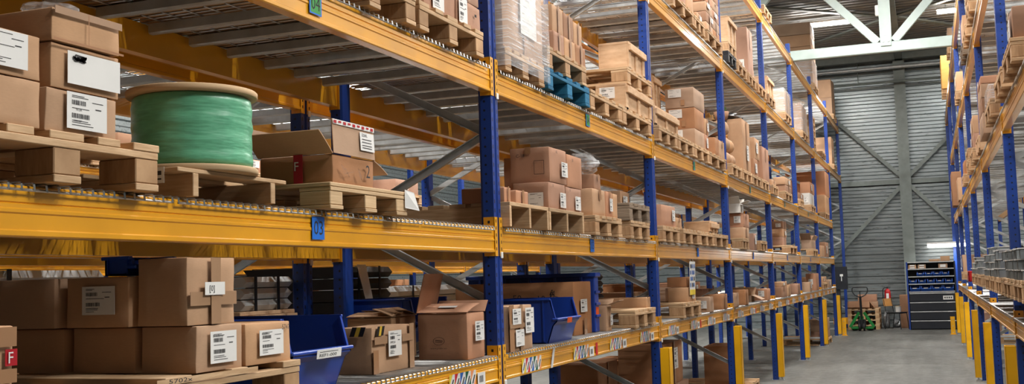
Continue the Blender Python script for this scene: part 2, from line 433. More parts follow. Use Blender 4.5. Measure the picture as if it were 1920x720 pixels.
# ------------------------------------------------------------------ racks
ZB = {1: 1.035, 2: 1.727, 3: 2.6066, 4: 3.990, 5: 5.368}
DK = {1: 1.197, 2: 1.889, 3: 2.769, 4: 4.152, 5: 5.53}
BT = .153          # beam top above connector bottom
def upright_mesh(h):
    b = MB(); prof = [(0, -.05), (0, -.016), (-.009, -.011), (-.009, .011), (0, .016), (0, .05), (-.062, .05), (-.075, .044), (-.075, -.044), (-.062, -.05)]
    prof = prof[::-1] if sum(prof[i][0]*prof[(i+1) % 10][1]-prof[(i+1) % 10][0]*prof[i][1] for i in range(10)) < 0 else prof
    b.prism(prof, .008, h, 'z', 'blue'); b.box(-.115, .004, -.07, .07, 0, .008, 'galv')
    for dy in (-.055, .055): b.tube((-.095, dy, .008), (-.095, dy, .03), .011, 'galv', 6)
    return b
def beam_mesh(clip=True):
    b = MB(); y0, y1 = .056, L-.056
    t = BT
    prof = [(-.046, .018), (-.001, .018), (.003, .022), (.003, .034), (-.002, .038), (-.002, .078), (.002, .082), (.002, .09), (-.002, .094), (-.002, .104), (-.006, .107), (-.002, .110), (-.002, t-.004), (-.006, t), (-.046, t)]
    b.prism(prof, y0, y1, 'y', 'yellow')
    for yy, s in ((.05, 1), (L-.05, -1)):
        b.box(-.06, .004, min(yy, yy+s*.006), max(yy, yy+s*.006), 0, .212, 'yellow')
        b.box(.0005, .005, min(yy-s*.036, yy+s*.006), max(yy-s*.036, yy+s*.006), 0, .212, 'yellow')
        for q in range(5):
            z = .03+.038*q; yc = yy-s*.014
            b.box(.0045, .0055, yc-.0045, yc+.0045, z, z+.017, 'dark')
        b.box(-.035, -.022, min(yy+s*.006, yy+s*.0066), max(yy+s*.006, yy+s*.0066), .178, .192, 'dark')
    if clip: b.box(.003, .011, .018, .046, -.012, .022, 'clip', .002)
    return b
def deck_meshes():
    """wire mesh panel set for one bay, folded over both beams, and one support bar"""
    w = MB(); r = .0026; top = BT+.0052
    def rod(p, q):
        p, q = Vector(p), Vector(q); d = (q-p).normalized(); u = d.orthogonal().normalized(); v = d.cross(u)
        vs = [c+r*(k*u+m_*v) for c in (p, q) for k, m_ in ((1, 1), (-1, 1), (-1, -1), (1, -1))]
        w.add(vs, [(0, 1, 5, 4), (1, 2, 6, 5), (2, 3, 7, 6), (3, 0, 4, 7)], 'wire')
    for pan in range(4):
        a = .075+pan*.89; n = 21
        for i in range(n):
            y = a+i*(.86/(n-1))
            rod((-.985, y, top), (.006, y, top)); rod((.006, y, top), (.014, y, top-.002)); rod((.014, y, top-.002), (.017, y, top-.02))
            rod((.010, y, top), (-.004, y+.004, top+.010)) if False else None
        for j in range(10): rod((-.97+j*.106, a, top-.0045), (-.97+j*.106, a+.86, top-.0045))
        rod((.013, a, top-.018), (.013, a+.86, top-.018))
    bar = MB(); z1 = BT-.004; z0 = z1-.045
    bar.prism([(-.019, z0+.006), (-.012, z0), (.012, z0), (.019, z0+.006), (.019, z1), (-.019, z1)], -.93, -.07, 'x', 'galv')
    for x, s in ((-.93, -1), (-.07, 1)):
        bar.slab([(x, -.028, z1-.003), (x, .028, z1-.003), (x+s*.05, .045, z1+.006), (x+s*.05, -.045, z1+.006)] if s < 0 else [(x, .028, z1-.003), (x, -.028, z1-.003), (x+s*.05, -.045, z1+.006), (x+s*.05, .045, z1+.006)], .003, 'galv')
    return w, bar
_beam = beam_mesh().build('beam'); _beam_me = _beam.data; bpy.data.objects.remove(_beam)
_w, _b = deck_meshes(); _w = _w.build('wire_deck'); _b = _b.build('support_bar'); _w_me, _b_me = _w.data, _b.data
bpy.data.objects.remove(_w); bpy.data.objects.remove(_b)
BARS = [.22, .50, .79, 1.11, 1.39, 1.68, 2.00, 2.28, 2.57, 2.89, 3.17, 3.46]

def rack(name, label, x0, flip, n0, n1, levels, top, decks, bars, braces=True):
    """levels: {level: (first frame, last frame)}; local front at x=0, depth towards -x.  flip turns it to face -X"""
    t = tag(empty(name, (x0, 0, 0), PI if flip else 0), label, 'pallet rack')
    s = -1 if flip else 1
    hs = {}
    for n in range(n0, n1+1):
        h = top(n)
        if h not in hs: hs[h] = upright_mesh(h).build('upright').data; bpy.data.objects.remove(bpy.data.objects[-1]) if False else None
        for x, rz in ((0, 0), (-1.0, PI)):
            o = put('upright', hs[h], t, (x, s*n*L, 0), rz)
        if braces(n) if callable(braces) else braces:
            z = .54; fr = True; y = s*n*L; b = MB()
            while z+.47 < h:
                p = Vector((-.04, y, z)) if fr else Vector((-.96, y, z)); q = Vector((-.96, y, z+.465)) if fr else Vector((-.04, y, z+.465))
                d = (q-p).normalized(); u = Vector((0, 1, 0)); v = d.cross(u); e = MB(); oy = .012 if fr else -.016
                for (a0, a1, c0, c1) in ((-.012, .012, -.022, -.018), (-.012, .012, .018, .022), (.010, .013, -.022, .022)):
                    vs = [c+u*(aa+oy)+v*cc for c in (p-d*.02, q+d*.02) for aa, cc in ((a0, c0), (a1, c0), (a1, c1), (a0, c1))]
                    e.add(vs, [(3, 2, 1, 0), (4, 5, 6, 7), (0, 1, 5, 4), (1, 2, 6, 5), (2, 3, 7, 6), (3, 0, 4, 7)], 'galv')
                e.tube(p-u*.045, p+u*.045, .008, 'galv', 6)
                e.build('brace', t); z += .465; fr = not fr
            for zz in (.16,):
                e = MB(); e.box(-.96, -.04, y-.012, y+.012, zz, zz+.035, 'galv'); e.build('brace', t)
    beams = {}
    for lv, (a, b_) in levels.items():
        for n in range(a, b_):
            for x, rz, yy in ((0, 0, s*(n if s > 0 else n+1)*L), (-1.0, PI, s*(n+1 if s > 0 else n)*L)):
                o = put('beam', _beam_me, t, (x, yy, ZB[lv]), rz)
                if x == 0: beams[lv, n] = o
            if decks(lv, n):
                d = put('wire_deck', _w_me, t, (0, s*(n if s > 0 else n+1)*L, ZB[lv]))
                if bars(lv, n):
                    for y in BARS: put('support_bar', _b_me, d, (0, y, 0))
                else:
                    e = MB(); me = _b_me
                    for y in BARS:
                        e.add([(v.co.x, v.co.y+y, v.co.z) for v in me.vertices], [tuple(p.vertices) for p in me.polygons], 'galv')
                    k = e.build('support_bar', d); k['kind'] = 'stuff'
    return t, beams
def tidy_orphans():
    for o in [o for o in COL.objects if o.name.startswith('upright') and o.parent is None]: bpy.data.objects.remove(o)
topL = lambda n: 5.76
_, bl = rack('pallet_rack', 'long blue and orange rack left of the aisle with beams marked 03 and 04', 0, False, -1, 7,
     {1: (-1, 6), 2: (-1, 6), 3: (-1, 6), 4: (-1, 7), 5: (0, 7)}, topL, lambda l, n: True, lambda l, n: l == 3 and n in (-1, 0, 1) or l == 2 and n in (-1,) or l == 4 and n in (0, 1), lambda n: n >= 0)
rack('pallet_rack', 'blue and orange pallet rack standing back to back behind the left rack', -2.2, True, -1, 6,
     {1: (-1, 6), 2: (-1, 6), 3: (-1, 6), 4: (-1, 6)}, lambda n: 5.2, lambda l, n: l != 2 or True, lambda l, n: l == 3 and n in (-1, 0))
rack('pallet_rack', 'blue and orange pallet rack across the next aisle, glimpsed through the left rack', -5.0, False, -1, 4,
     {1: (-1, 4), 2: (-1, 4), 3: (-1, 4), 4: (-1, 4)}, lambda n: 5.2, lambda l, n: True, lambda l, n: False)
_, br = rack('pallet_rack', 'blue and orange pallet rack along the right of the aisle', 2.774, True, 0, 7,
     {1: (0, 6), 3: (0, 6), 4: (0, 6), 5: (2, 7)}, lambda n: 5.76, lambda l, n: True, lambda l, n: False, lambda n: n >= 0)
tidy_orphans()

# level signs and stickers on the left rack's beams
def level_sign(beam, y, txt, ground, edge):
    e = MB(); f = Face((.0045, y, .046), (0, 1, 0), (0, 0, 1), .09, .088)
    f.rect(e, 0, .09, 0, .088, 0, edge, .0012)
    if ground != edge: f.rect(e, .008, .082, .006, .082, .0014, ground)
    f.text(e, txt, .012, .018, .054, .0018, 'ink', .066)
    o = e.build('level_sign', beam); o['label'] = 'sign reading %s' % txt; return o
level_sign(bl[3, -1], L-1.925, '04', 'sign_green', 'sign_blue'); level_sign(bl[2, -1], L-1.93, '03', 'sign_blue', 'sign_blue')
for n in range(0, 5):
    level_sign(bl[3, n], 1.72, '04', 'sign_green', 'sign_blue'); level_sign(bl[2, n], 1.72, '03', 'sign_blue', 'sign_blue')
def zebra(beam, y, w=.33, paper=True, red=False):
    e = MB(); f = Face((.0035, y, .030), (0, 1, 0), (0, 0, 1), w, .085)
    k = w/5
    for i, c in enumerate(('s_yellow', 's_red', 's_blue', 's_green', 's_orange')):
        a = i*k
        f.poly(e, [(a, 0), (a+k*.98, 0), (a+k*.98, .082), (a, .082)], .0008, c)
        f.poly(e, [(a, 0), (a+k*.36, 0), (a+k*.98, .05), (a+k*.98, .082), (a+k*.62, .082), (a, .03)], .0014, 'paper')
        f.poly(e, [(a+k*.12, .012), (a+k*.38, .012), (a+k*.75, .066), (a+k*.5, .066)], .0014, 'ink') if False else None
        for j in range(4):
            u = a+k*.20+j*k*.06; f.poly(e, [(u, .016), (u+.003, .016), (u+k*.42+.003, .058), (u+k*.42, .058)], .002, 'ink')
    o = e.build('colour_sticker', beam); o['label'] = 'row of slanted colour coded stickers'
    if paper:
        e = MB(); f = Face((.0035, y+w+.02, .026), (0, 1, 0), (0, 0, 1), .1, .07); f.rect(e, 0, .1, 0, .066, .001, 'paper', .0015)
        for i in range(6): f.rect(e, .022+i*.009, .022+i*.009+.005, .016, .05, .003, 'ink')
        o = e.build('barcode_sticker', beam); o['label'] = 'small cream barcode sticker'
    if red:
        e = MB(); f = Face((.0035, y+w+.17, .026), (0, 1, 0), (0, 0, 1), .05, .08); f.rect(e, 0, .045, 0, .085, .001, 's_red', .001); o = e.build('red_sticker', beam); o['label'] = 'small red sticker'
for n in range(-1, 6):
    for y, r in ((.30, 0), (1.26, 1), (2.12, 0), (3.0, 0)):
        if n == -1 and y < 2.5: continue
        zebra(bl[1, n], y, .33 if n < 1 else .3, not (n == 0 and y < .5), r and n >= 0)
e = MB(); f = Face((.006, .84, .02), (0, 1, 0), (.0, .0, 1), .1, .1); f.poly(e, [(-.05, 0), (-.01, 0), (.05, .125), (.01, .125)], .001, 'paper'); o = e.build('paper_strip', bl[1, 0]); o['label'] = 'slanting white paper strip'

# yellow post guards at the foot of the uprights facing the aisle
ORD = ['nearest', 'second', 'third', 'fourth', 'fifth', 'sixth', 'seventh', 'eighth']
def post_guard(x, y, s, label, grp):
    t = tag(empty('post_guard', (x, y, 0)), label, 'post guard', grp)
    e = MB(); a, b_ = (.008, .086) if s > 0 else (-.086, -.008)
    e.box(a, b_, -.062, -.056, .05, .98, 'guard', .002); e.box(a, b_, .056, .062, .05, .98, 'guard', .002)
    e.box(*((b_-.006, b_) if s > 0 else (a, a+.006)), -.062, .062, .05, .98, 'guard', .002); e.build('shield', t)
    e = MB(); e.box(a, b_, -.06, .06, 0, .012, 'galv')
    for yy in (-.04, .04): e.tube(((a+b_)/2, yy, .012), ((a+b_)/2, yy, .055), .01, 'galv', 6)
    e.build('foot', t)
for n in range(0, 7):
    post_guard(0, n*L, 1, 'yellow post guard at the %s blue upright of the left rack' % ORD[n], 'yellow post guards of the left rack')
for n in range(1, 8):
    post_guard(2.774, n*L, -1, 'yellow post guard at the %s blue upright of the right rack' % ORD[n-1], 'yellow post guards of the right rack')
# ------------------------------------------------------------------ builders for the goods
def near(key): return key[:2] in ('A1', 'A2', 'A3', 'B1', 'B2', 'B3')
def pallet(loc, w, d, h, m, side, parts, style):
    """w along Y, d along X, origin at base centre"""
    bx, by = d/2, w/2
    jig = lambda a: rnd.uniform(-a, a)
    t = h/6.3
    top = MB()
    if style == 'strpal':
        n = 7
        for i in range(n):
            x = -bx+.05+(d-.1)*i/(n-1); top.box(x-.05, x+.05, -by, by, h-t, h, m, .002)
        st = []
        for y in ((-by+.09, by-.085) if h < .1 else (-by+.011, 0, by-.011)):
            e = MB(); e.box(-bx, bx, y-.014, y+.014, 0, h-t, side, .002); st.append(('stringer', e))
        if not parts:
            o = top
            for _, e in st: o.add(e.v, e.f, side)
            return o.build('pallet', None, loc)
        r = empty('pallet', loc); top.build('deck_boards', r)
        for nm, e in st: e.build(nm, r)
        return r
    bw = min(.1, w*.15)
    n = 5 if style != 'plypal' else 4
    for i in range(5):
        y = -by+bw/2+(w-bw)*i/4; ww = bw/2*(1.25 if i % 2 == 0 else .9); y0, y1 = max(-by, y-ww), min(by, y+ww)
        top.box(-bx+jig(.004), bx+jig(.004), y0, y1, h-t, h, m, .002)
    if style == 'plypal': top = MB(); top.box(-bx, bx, -by, by, h-t, h, m, .003)
    for x in (-bx+.07, 0, bx-.07): top.box(x-.07, x+.07, -by+.002, by-.002, h-2*t, h-t-.001, m, .002)
    blocks = []; run = []
    for k in (-1, 0, 1):
        y = k*(by-bw/2)
        for x in (-bx+.07, 0, bx-.07):
            e = MB(); e.box(x-.068, x+.068, y-bw/2+.001, y+bw/2-.001, t, h-2*t-.001, side, .003); blocks.append(e)
        e = MB(); e.box(-bx, bx, y-bw/2, y+bw/2, 0, t-.001, m, .002); run.append(e)
    if not parts:
        for e in blocks: top.add(e.v, e.f, side)
        for e in run: top.add(e.v, e.f, m)
        return top.build('pallet', None, loc)
    r = empty('pallet', loc); top.build('deck_boards', r)
    for e in blocks: e.build('block', r)
    for e in run: e.build('base_board', r)
    return r

def carton_shell(w, d, h, m, n, amp, open_top=False, seed=0):
    """cardboard case, grid faces gently dented so that no two are alike"""
    mb = MB(); hx, hy = d/2, w/2; off = Vector((seed*3.7, seed*1.3, seed*.7))
    def warp(p):
        q = Vector(p); nv = noise.noise_vector(q*4+off)*amp
        nv.z *= .5
        if p[2] < .004: nv.z = 0
        nv += noise.noise_vector(q*11+off)*amp*.3*(0 if p[2] < .004 else 1)
        if abs(p[0]) > hx*.9: nv.x = -math.copysign(abs(nv.x), p[0])
        if abs(p[1]) > hy*.9: nv.y = -math.copysign(abs(nv.y), p[1])
        if p[2] > h*.9: nv.z = -abs(nv.z)
        return (p[0]+nv.x, p[1]+nv.y, p[2]+(nv.z if p[2] > .004 else 0))
    b = min(.005, w*.1, d*.1, h*.1)
    def coords(a, c): return [a]+[a+b]+[a+(c-a)*i/n for i in range(1, n)]+[c-b]+[c]
    X = coords(-hx, hx); Y = coords(-hy, hy); Z = coords(0, h)
    def sq(x, y, z):   # slight rounding of the edges
        k = sum((abs(abs(x)-hx) < 1e-6, abs(abs(y)-hy) < 1e-6, abs(z) < 1e-6 or abs(z-h) < 1e-6))
        if k >= 2:
            s_ = b*.35
            if abs(abs(x)-hx) < 1e-6: x -= math.copysign(s_, x)
            if abs(abs(y)-hy) < 1e-6: y -= math.copysign(s_, y)
            if abs(z-h) < 1e-6: z -= s_
        return warp((x, y, z))
    def grid(A, Bq, f, flip):
        vs = [sq(*f(a, c)) for a in A for c in Bq]; k = len(Bq); fs = []
        for i in range(len(A)-1):
            for j in range(k-1):
                q = (i*k+j, (i+1)*k+j, (i+1)*k+j+1, i*k+j+1); fs.append(tuple(reversed(q)) if flip else q)
        mb.add(vs, fs, m, True)
    grid(Y, Z, lambda a, c: (hx, a, c), False); grid(Y, Z, lambda a, c: (-hx, a, c), True)
    grid(X, Z, lambda a, c: (a, -hy, c), False); grid(X, Z, lambda a, c: (a, hy, c), True)
    grid(X, Y, lambda a, c: (a, c, 0), True)
    if not open_top: grid(X, Y, lambda a, c: (a, c, h), False)
    else:
        i = .005
        mb.box(-hx+i, hx-i, -hy+i, hy-i, h*.35, h*.36, m)
        for (x0, x1, y0, y1) in ((hx-i-.001, hx-i, -hy+i, hy-i), (-hx+i, -hx+i+.001, -hy+i, hy-i), (-hx+i, hx-i, -hy+i, -hy+i+.001), (-hx+i, hx-i, hy-i-.001, hy-i)):
            mb.box(x0, x1, y0, y1, h*.35, h, m)
    return mb

def ship_label(f, a, b, w, h, parent, name='shipping_label', texts=(), bars=True, lines=True, lab=None, off=.006, m='paper', seed=0):
    off += .0014*len(parent.children)
    r = random.Random(seed); e = MB(); f.rect(e, a, a+w, b, b+h, off, m, .0012); o = off+.0018
    if bars:
        for (u, v, ww, hh) in ((.12, .66, .34, .13), (.12, .30, .42, .13)):
            x = a+w*u
            while x < a+w*(u+ww):
                q = w*r.choice((.008, .014, .02)); f.rect(e, x, x+q, b+h*v, b+h*(v+hh), o, 'ink'); x += q+w*r.choice((.008, .014))
    if lines:
        for v in (.9, .86, .56, .22, .17, .1):
            f.rect(e, a+w*.12, a+w*(.12+r.uniform(.2, .6)), b+h*v, b+h*(v+.018), o, 'ink')
        f.rect(e, a+w*.62, a+w*.9, b+h*.78, b+h*.80, o, 'ink'); f.rect(e, a+w*.7, a+w*.85, b+h*.6, b+h*.63, o, 'ink')
    for (t, u, v, hh) in texts: f.text(e, t, a+w*u, b+h*v, h*hh, o, 'ink')
    k = e.build(name, parent)
    if lab: k['label'] = lab
    return k

def flap(parent, p0, p1, length, ang, outn, m):
    """cardboard flap hinged on the edge p0-p1; ang 0 = lies outward, 90 = stands up"""
    p0, p1 = Vector(p0), Vector(p1); o = Vector(outn)*math.cos(math.radians(ang))+Vector((0, 0, 1))*math.sin(math.radians(ang))
    e = MB(); k = 5; vs = []
    n = (p1-p0).normalized().cross(o).normalized()*.0035
    for j in range(k+1):
        t_ = j/k; c = o*length*t_+Vector((0, 0, 1))*0.02*length*math.sin(t_*PI)
        vs += [p0+c, p1+c]
    top = [v+n for v in vs]; N = len(vs); fs = []
    for j in range(k):
        i = 2*j; fs += [(i, i+1, i+3, i+2), (N+i+2, N+i+3, N+i+1, N+i), (i, i+2, N+i+2, N+i), (i+1, N+i+1, N+i+3, i+3)]
    fs += [(0, N, N+1, 1), (N-2, N-1, 2*N-1, 2*N-2)]
    e.add(vs+top, fs, m); return e.build('flap', parent)

def crate(w, d, h, loc):
    """wooden case: plank body with battens round its faces"""
    e = MB(); hx, hy = d/2, w/2
    e.box(-hx+.014, hx-.014, -hy, hy, .02, h-.022, 'crate', .002)
    r = empty('wooden_crate', loc); e.build('body', r)
    q = MB(); q.box(-hx, hx, -hy, hy, h-.022, h, 'crate', .003); q.build('lid', r)
    bw = min(.07, w*.2)
    for s in (-1, 1):
        for y in ((-hy+bw/2), 0, hy-bw/2):
            q = MB(); q.box(min(s*(hx-.014), s*hx), max(s*(hx-.014), s*hx), y-bw/2, y+bw/2, 0, h-.022, 'crate', .002); q.build('batten', r)
    q = MB(); q.box(hx, hx+.02, -hy, hy, h-.075, h-.022, 'crate', .003); q.build('batten', r)
    for y in (-hy, hy-.06):
        q = MB(); q.box(-hx, hx, y, y+.06, 0, .02, 'crate'); q.build('skid', r)
    return r

def bin_open(w, d, h, loc, m='blue', card='paper', small=False, rot=0):
    """plastic picking bin; its low open front faces local +X"""
    m = 'bin_lit' if small and rot else 'bin'; hx, hy = d/2, w/2; th = .006
    lip = .56*h; cut = min(.12*d, .04)
    prof = [(-hx, 0), (hx-.07*d-.03, 0), (hx-.03*d-.01, .40*h), (hx, .48*h), (hx, lip), (hx-.02, lip), (hx-cut, h), (-hx, h)]
    r = empty('picking_bin', loc, rot)
    e = MB()
    for s in (-1, 1):
        y = s*hy; e.prism(prof, min(y, y-s*th), max(y, y-s*th), 'y', m)
        e.box(-hx, hx-cut, min(y-s*.004, y+s*.012), max(y-s*.004, y+s*.012), h-.012, h, m, .003)
        e.box(-hx+.12*d, -hx+.14*d, min(y, y+s*.006), max(y, y+s*.006), .05*h, h, m); e.box(hx-cut-.12*d, hx-cut-.10*d, min(y, y+s*.006), max(y, y+s*.006), .05*h, h, m)
        e.slab([(hx-cut, y-s*.014 if s > 0 else y, h-.006), (hx-cut, y if s > 0 else y+.014, h-.006), (hx-.01, y if s > 0 else y+.014, lip), (hx-.01, y-.014 if s > 0 else y, lip)], .008, m)
    e.box(-hx, -hx+th, -hy, hy, 0, h, m); e.box(-hx-.010, -hx+th, -hy-.01, hy+.01, h-.012, h, m, .003)
    e.box(-hx, hx-.1*d-.03, -hy, hy, 0, th, m)
    a = [(hx-.07*d-.03, 0), (hx-.03*d-.01, .40*h), (hx, .48*h), (hx, lip)]
    for (x0, z0), (x1, z1) in zip(a, a[1:]):
        e.slab([(x0, -hy, z0), (x0, hy, z0), (x1, hy, z1), (x1, -hy, z1)], -.006, m)
    e.box(hx-.03, hx+.010, -hy-.008, hy+.008, lip-.014, lip, m, .004)
    e.build('shell', r)
    q = MB(); q.box(-hx+.02, hx-.1*d-.05, -hy+.015, hy-.015, th+.001, .22*h, 'card_dark', .004)
    q.build('contents', r)
    if not small or card:
        k = MB(); f = Face((hx+.011, -hy*.35 if not small else -hy*.5, .40*h if not small else .48*h), (0, 1, 0), (.12, 0, 1), w*.5, .1*h)
        ww = w*.42 if card == 'paper' else w*.2; hh = .12*h
        f.rect(k, 0, ww, .04*h, .04*h+hh, .004, card, .0012)
        if card == 'paper' and not small:
            f.text(k, 'REF1-000', ww*.1, .05*h+hh*.1, hh*.34, .006, 'ink', ww*.7); f.rect(k, ww*.1, ww*.85, .05*h+hh*.62, .05*h+hh*.68, .006, 'ink')
        o = k.build('label_card', r); o['label'] = 'orange card on the bin lip' if card == 'orange' else 'white card on the bin lip'
    return r

def profiles(w, d, h, loc, m):
    """strapped bundle of folded steel profiles lying along X"""
    r = empty('profile_bundle', loc); e = MB(); rows = max(2, round(h/.065)); hh = h/rows; colw = .075; n = max(2, int(w/colw)); cw = w/n
    for i in range(rows):
        for j in range(n):
            y = -w/2+j*cw; z = i*hh; dx = rnd.uniform(-.03, .03); g = .004
            e.box(-d/2+dx*1.6, d/2+dx*1.6, y+.001, y+cw-.001, z+hh-.0075, z+hh-.001, 'paper')
            e.box(-d/2+dx, d/2+dx, y+g, y+cw-g, z+hh*.80, z+hh-.008, m); e.box(-d/2+dx, d/2+dx, y+g, y+g+.004, z, z+hh*.85, m); e.box(-d/2+dx, d/2+dx, y+cw-g-.004, y+cw-g, z, z+hh*.85, m)
    e.build('profiles', r)
    for x in (-d*.3, d*.3):
        q = MB(); q.box(x-.01, x+.01, -w/2-.002, w/2+.002, h, h+.002, 'black'); q.box(x-.01, x+.01, -w/2-.003, -w/2, 0, h, 'black'); q.box(x-.01, x+.01, w/2, w/2+.003, 0, h, 'black'); q.build('strap', r)
    return r
def profiles_along(w, d, h, loc, m, strap='black'):
    """strapped stack of nested V edged profiles lying along Y (the length w)"""
    r = empty('profile_bundle', loc); e = MB(); n = max(2, round(h/.075)); hh = h/n
    for i in range(n):
        z = i*hh; q = rnd.uniform(-.02, .02)
        e.prism([(-d/2, z+.003), (d/2-.03, z+.003), (d/2, z+hh*.5), (d/2-.03, z+hh-.003), (-d/2, z+hh-.003), (-d/2+.03, z+hh*.5)], -w/2+q, w/2+q, 'y', m)
    e.build('profiles', r)
    for y in (-w*.28, w*.2):
        s = MB(); s.box(-d/2-.003, d/2+.003, y-.012, y+.012, h, h+.003, strap); s.box(d/2, d/2+.004, y-.012, y+.012, 0, h, strap); s.box(-d/2-.004, -d/2, y-.012, y+.012, 0, h, strap); s.build('strap', r)
    return r

def film_wrap(x0, x1, y0, y1, z0, z1, label, m='film', cat='stretch film'):
    e = MB(); n = 10; vs = []; fs = []
    ring = []
    for (a, b) in (((x1, y0), (x1, y1)), ((x1, y1), (x0, y1)), ((x0, y1), (x0, y0)), ((x0, y0), (x1, y0))):
        for i in range(8): ring.append((a[0]+(b[0]-a[0])*i/8, a[1]+(b[1]-a[1])*i/8))
    K = len(ring); cx, cy = (x0+x1)/2, (y0+y1)/2
    for j in range(n+1):
        z = z0+(z1-z0)*j/n
        for i, (x, y) in enumerate(ring):
            v = noise.noise(Vector((x*7, y*7, z*9)))*.006+.015
            dx, dy = x-cx, y-cy; L_ = math.hypot(dx, dy)
            vs.append((x+dx/L_*v-cx, y+dy/L_*v-cy, z-z0))
    for j in range(n):
        for i in range(K): fs.append((j*K+i, j*K+(i+1) % K, (j+1)*K+(i+1) % K, (j+1)*K+i))
    o = len(vs); vs.append((0, 0, z1-z0+.01))
    for i in range(K): fs.append((n*K+i, n*K+(i+1) % K, o))
    e.add(vs, fs, m, True); k = e.build('stretch_film', None, (cx, cy, z0)); tag(k, label, cat, None); return k

def sack(w, d, h, loc, m='card_tan'):
    e = MB(); n, k = 14, 8; vs = []; fs = []
    for j in range(k+1):
        t = -PI/2+PI*j/k; z = (math.sin(t)+1)/2*h; rr = max(.02, abs(math.cos(t))**.45)
        for i in range(n):
            a = 2*PI*i/n; c, s = math.cos(a), math.sin(a); p = .55
            x = math.copysign(abs(c)**p, c)*d/2*rr; y = math.copysign(abs(s)**p, s)*w/2*rr
            q = noise.noise(Vector((x*9+loc[1], y*9, z*9)))*.012; vs.append((x+q, y+q, z))
    for j in range(k):
        for i in range(n): fs.append((j*n+i, j*n+(i+1) % n, (j+1)*n+(i+1) % n, (j+1)*n+i))
    fs += [tuple(range(n-1, -1, -1)), tuple(range(k*n, k*n+n))]
    e.add(vs, fs, m, True)
    o = e.build('paper_sack', None, loc)
    q = MB(); q.box(-d*.1, d*.1, -w*.45, w*.45, h*.975, h*.995, 'card_dark'); q.build('seam', o); return o
SPECIAL = set('A2a1 A2a2 A2b1 A2b2 A2b3 A2c1 A1b1 A1b4 A1b2 A1b3 A1c3 A1c1 A1c2 A1f A1y A1z A1p A3b1 A3b2 B1a B1t B2b1 B2b2 B2b3 B2b4 C3c1 C3c2 C3c3 C1a1 C2a1 B2a1 B2a2 B3c1 B3c2 B3c3 B3d1 B3d2 B3d3'.split())
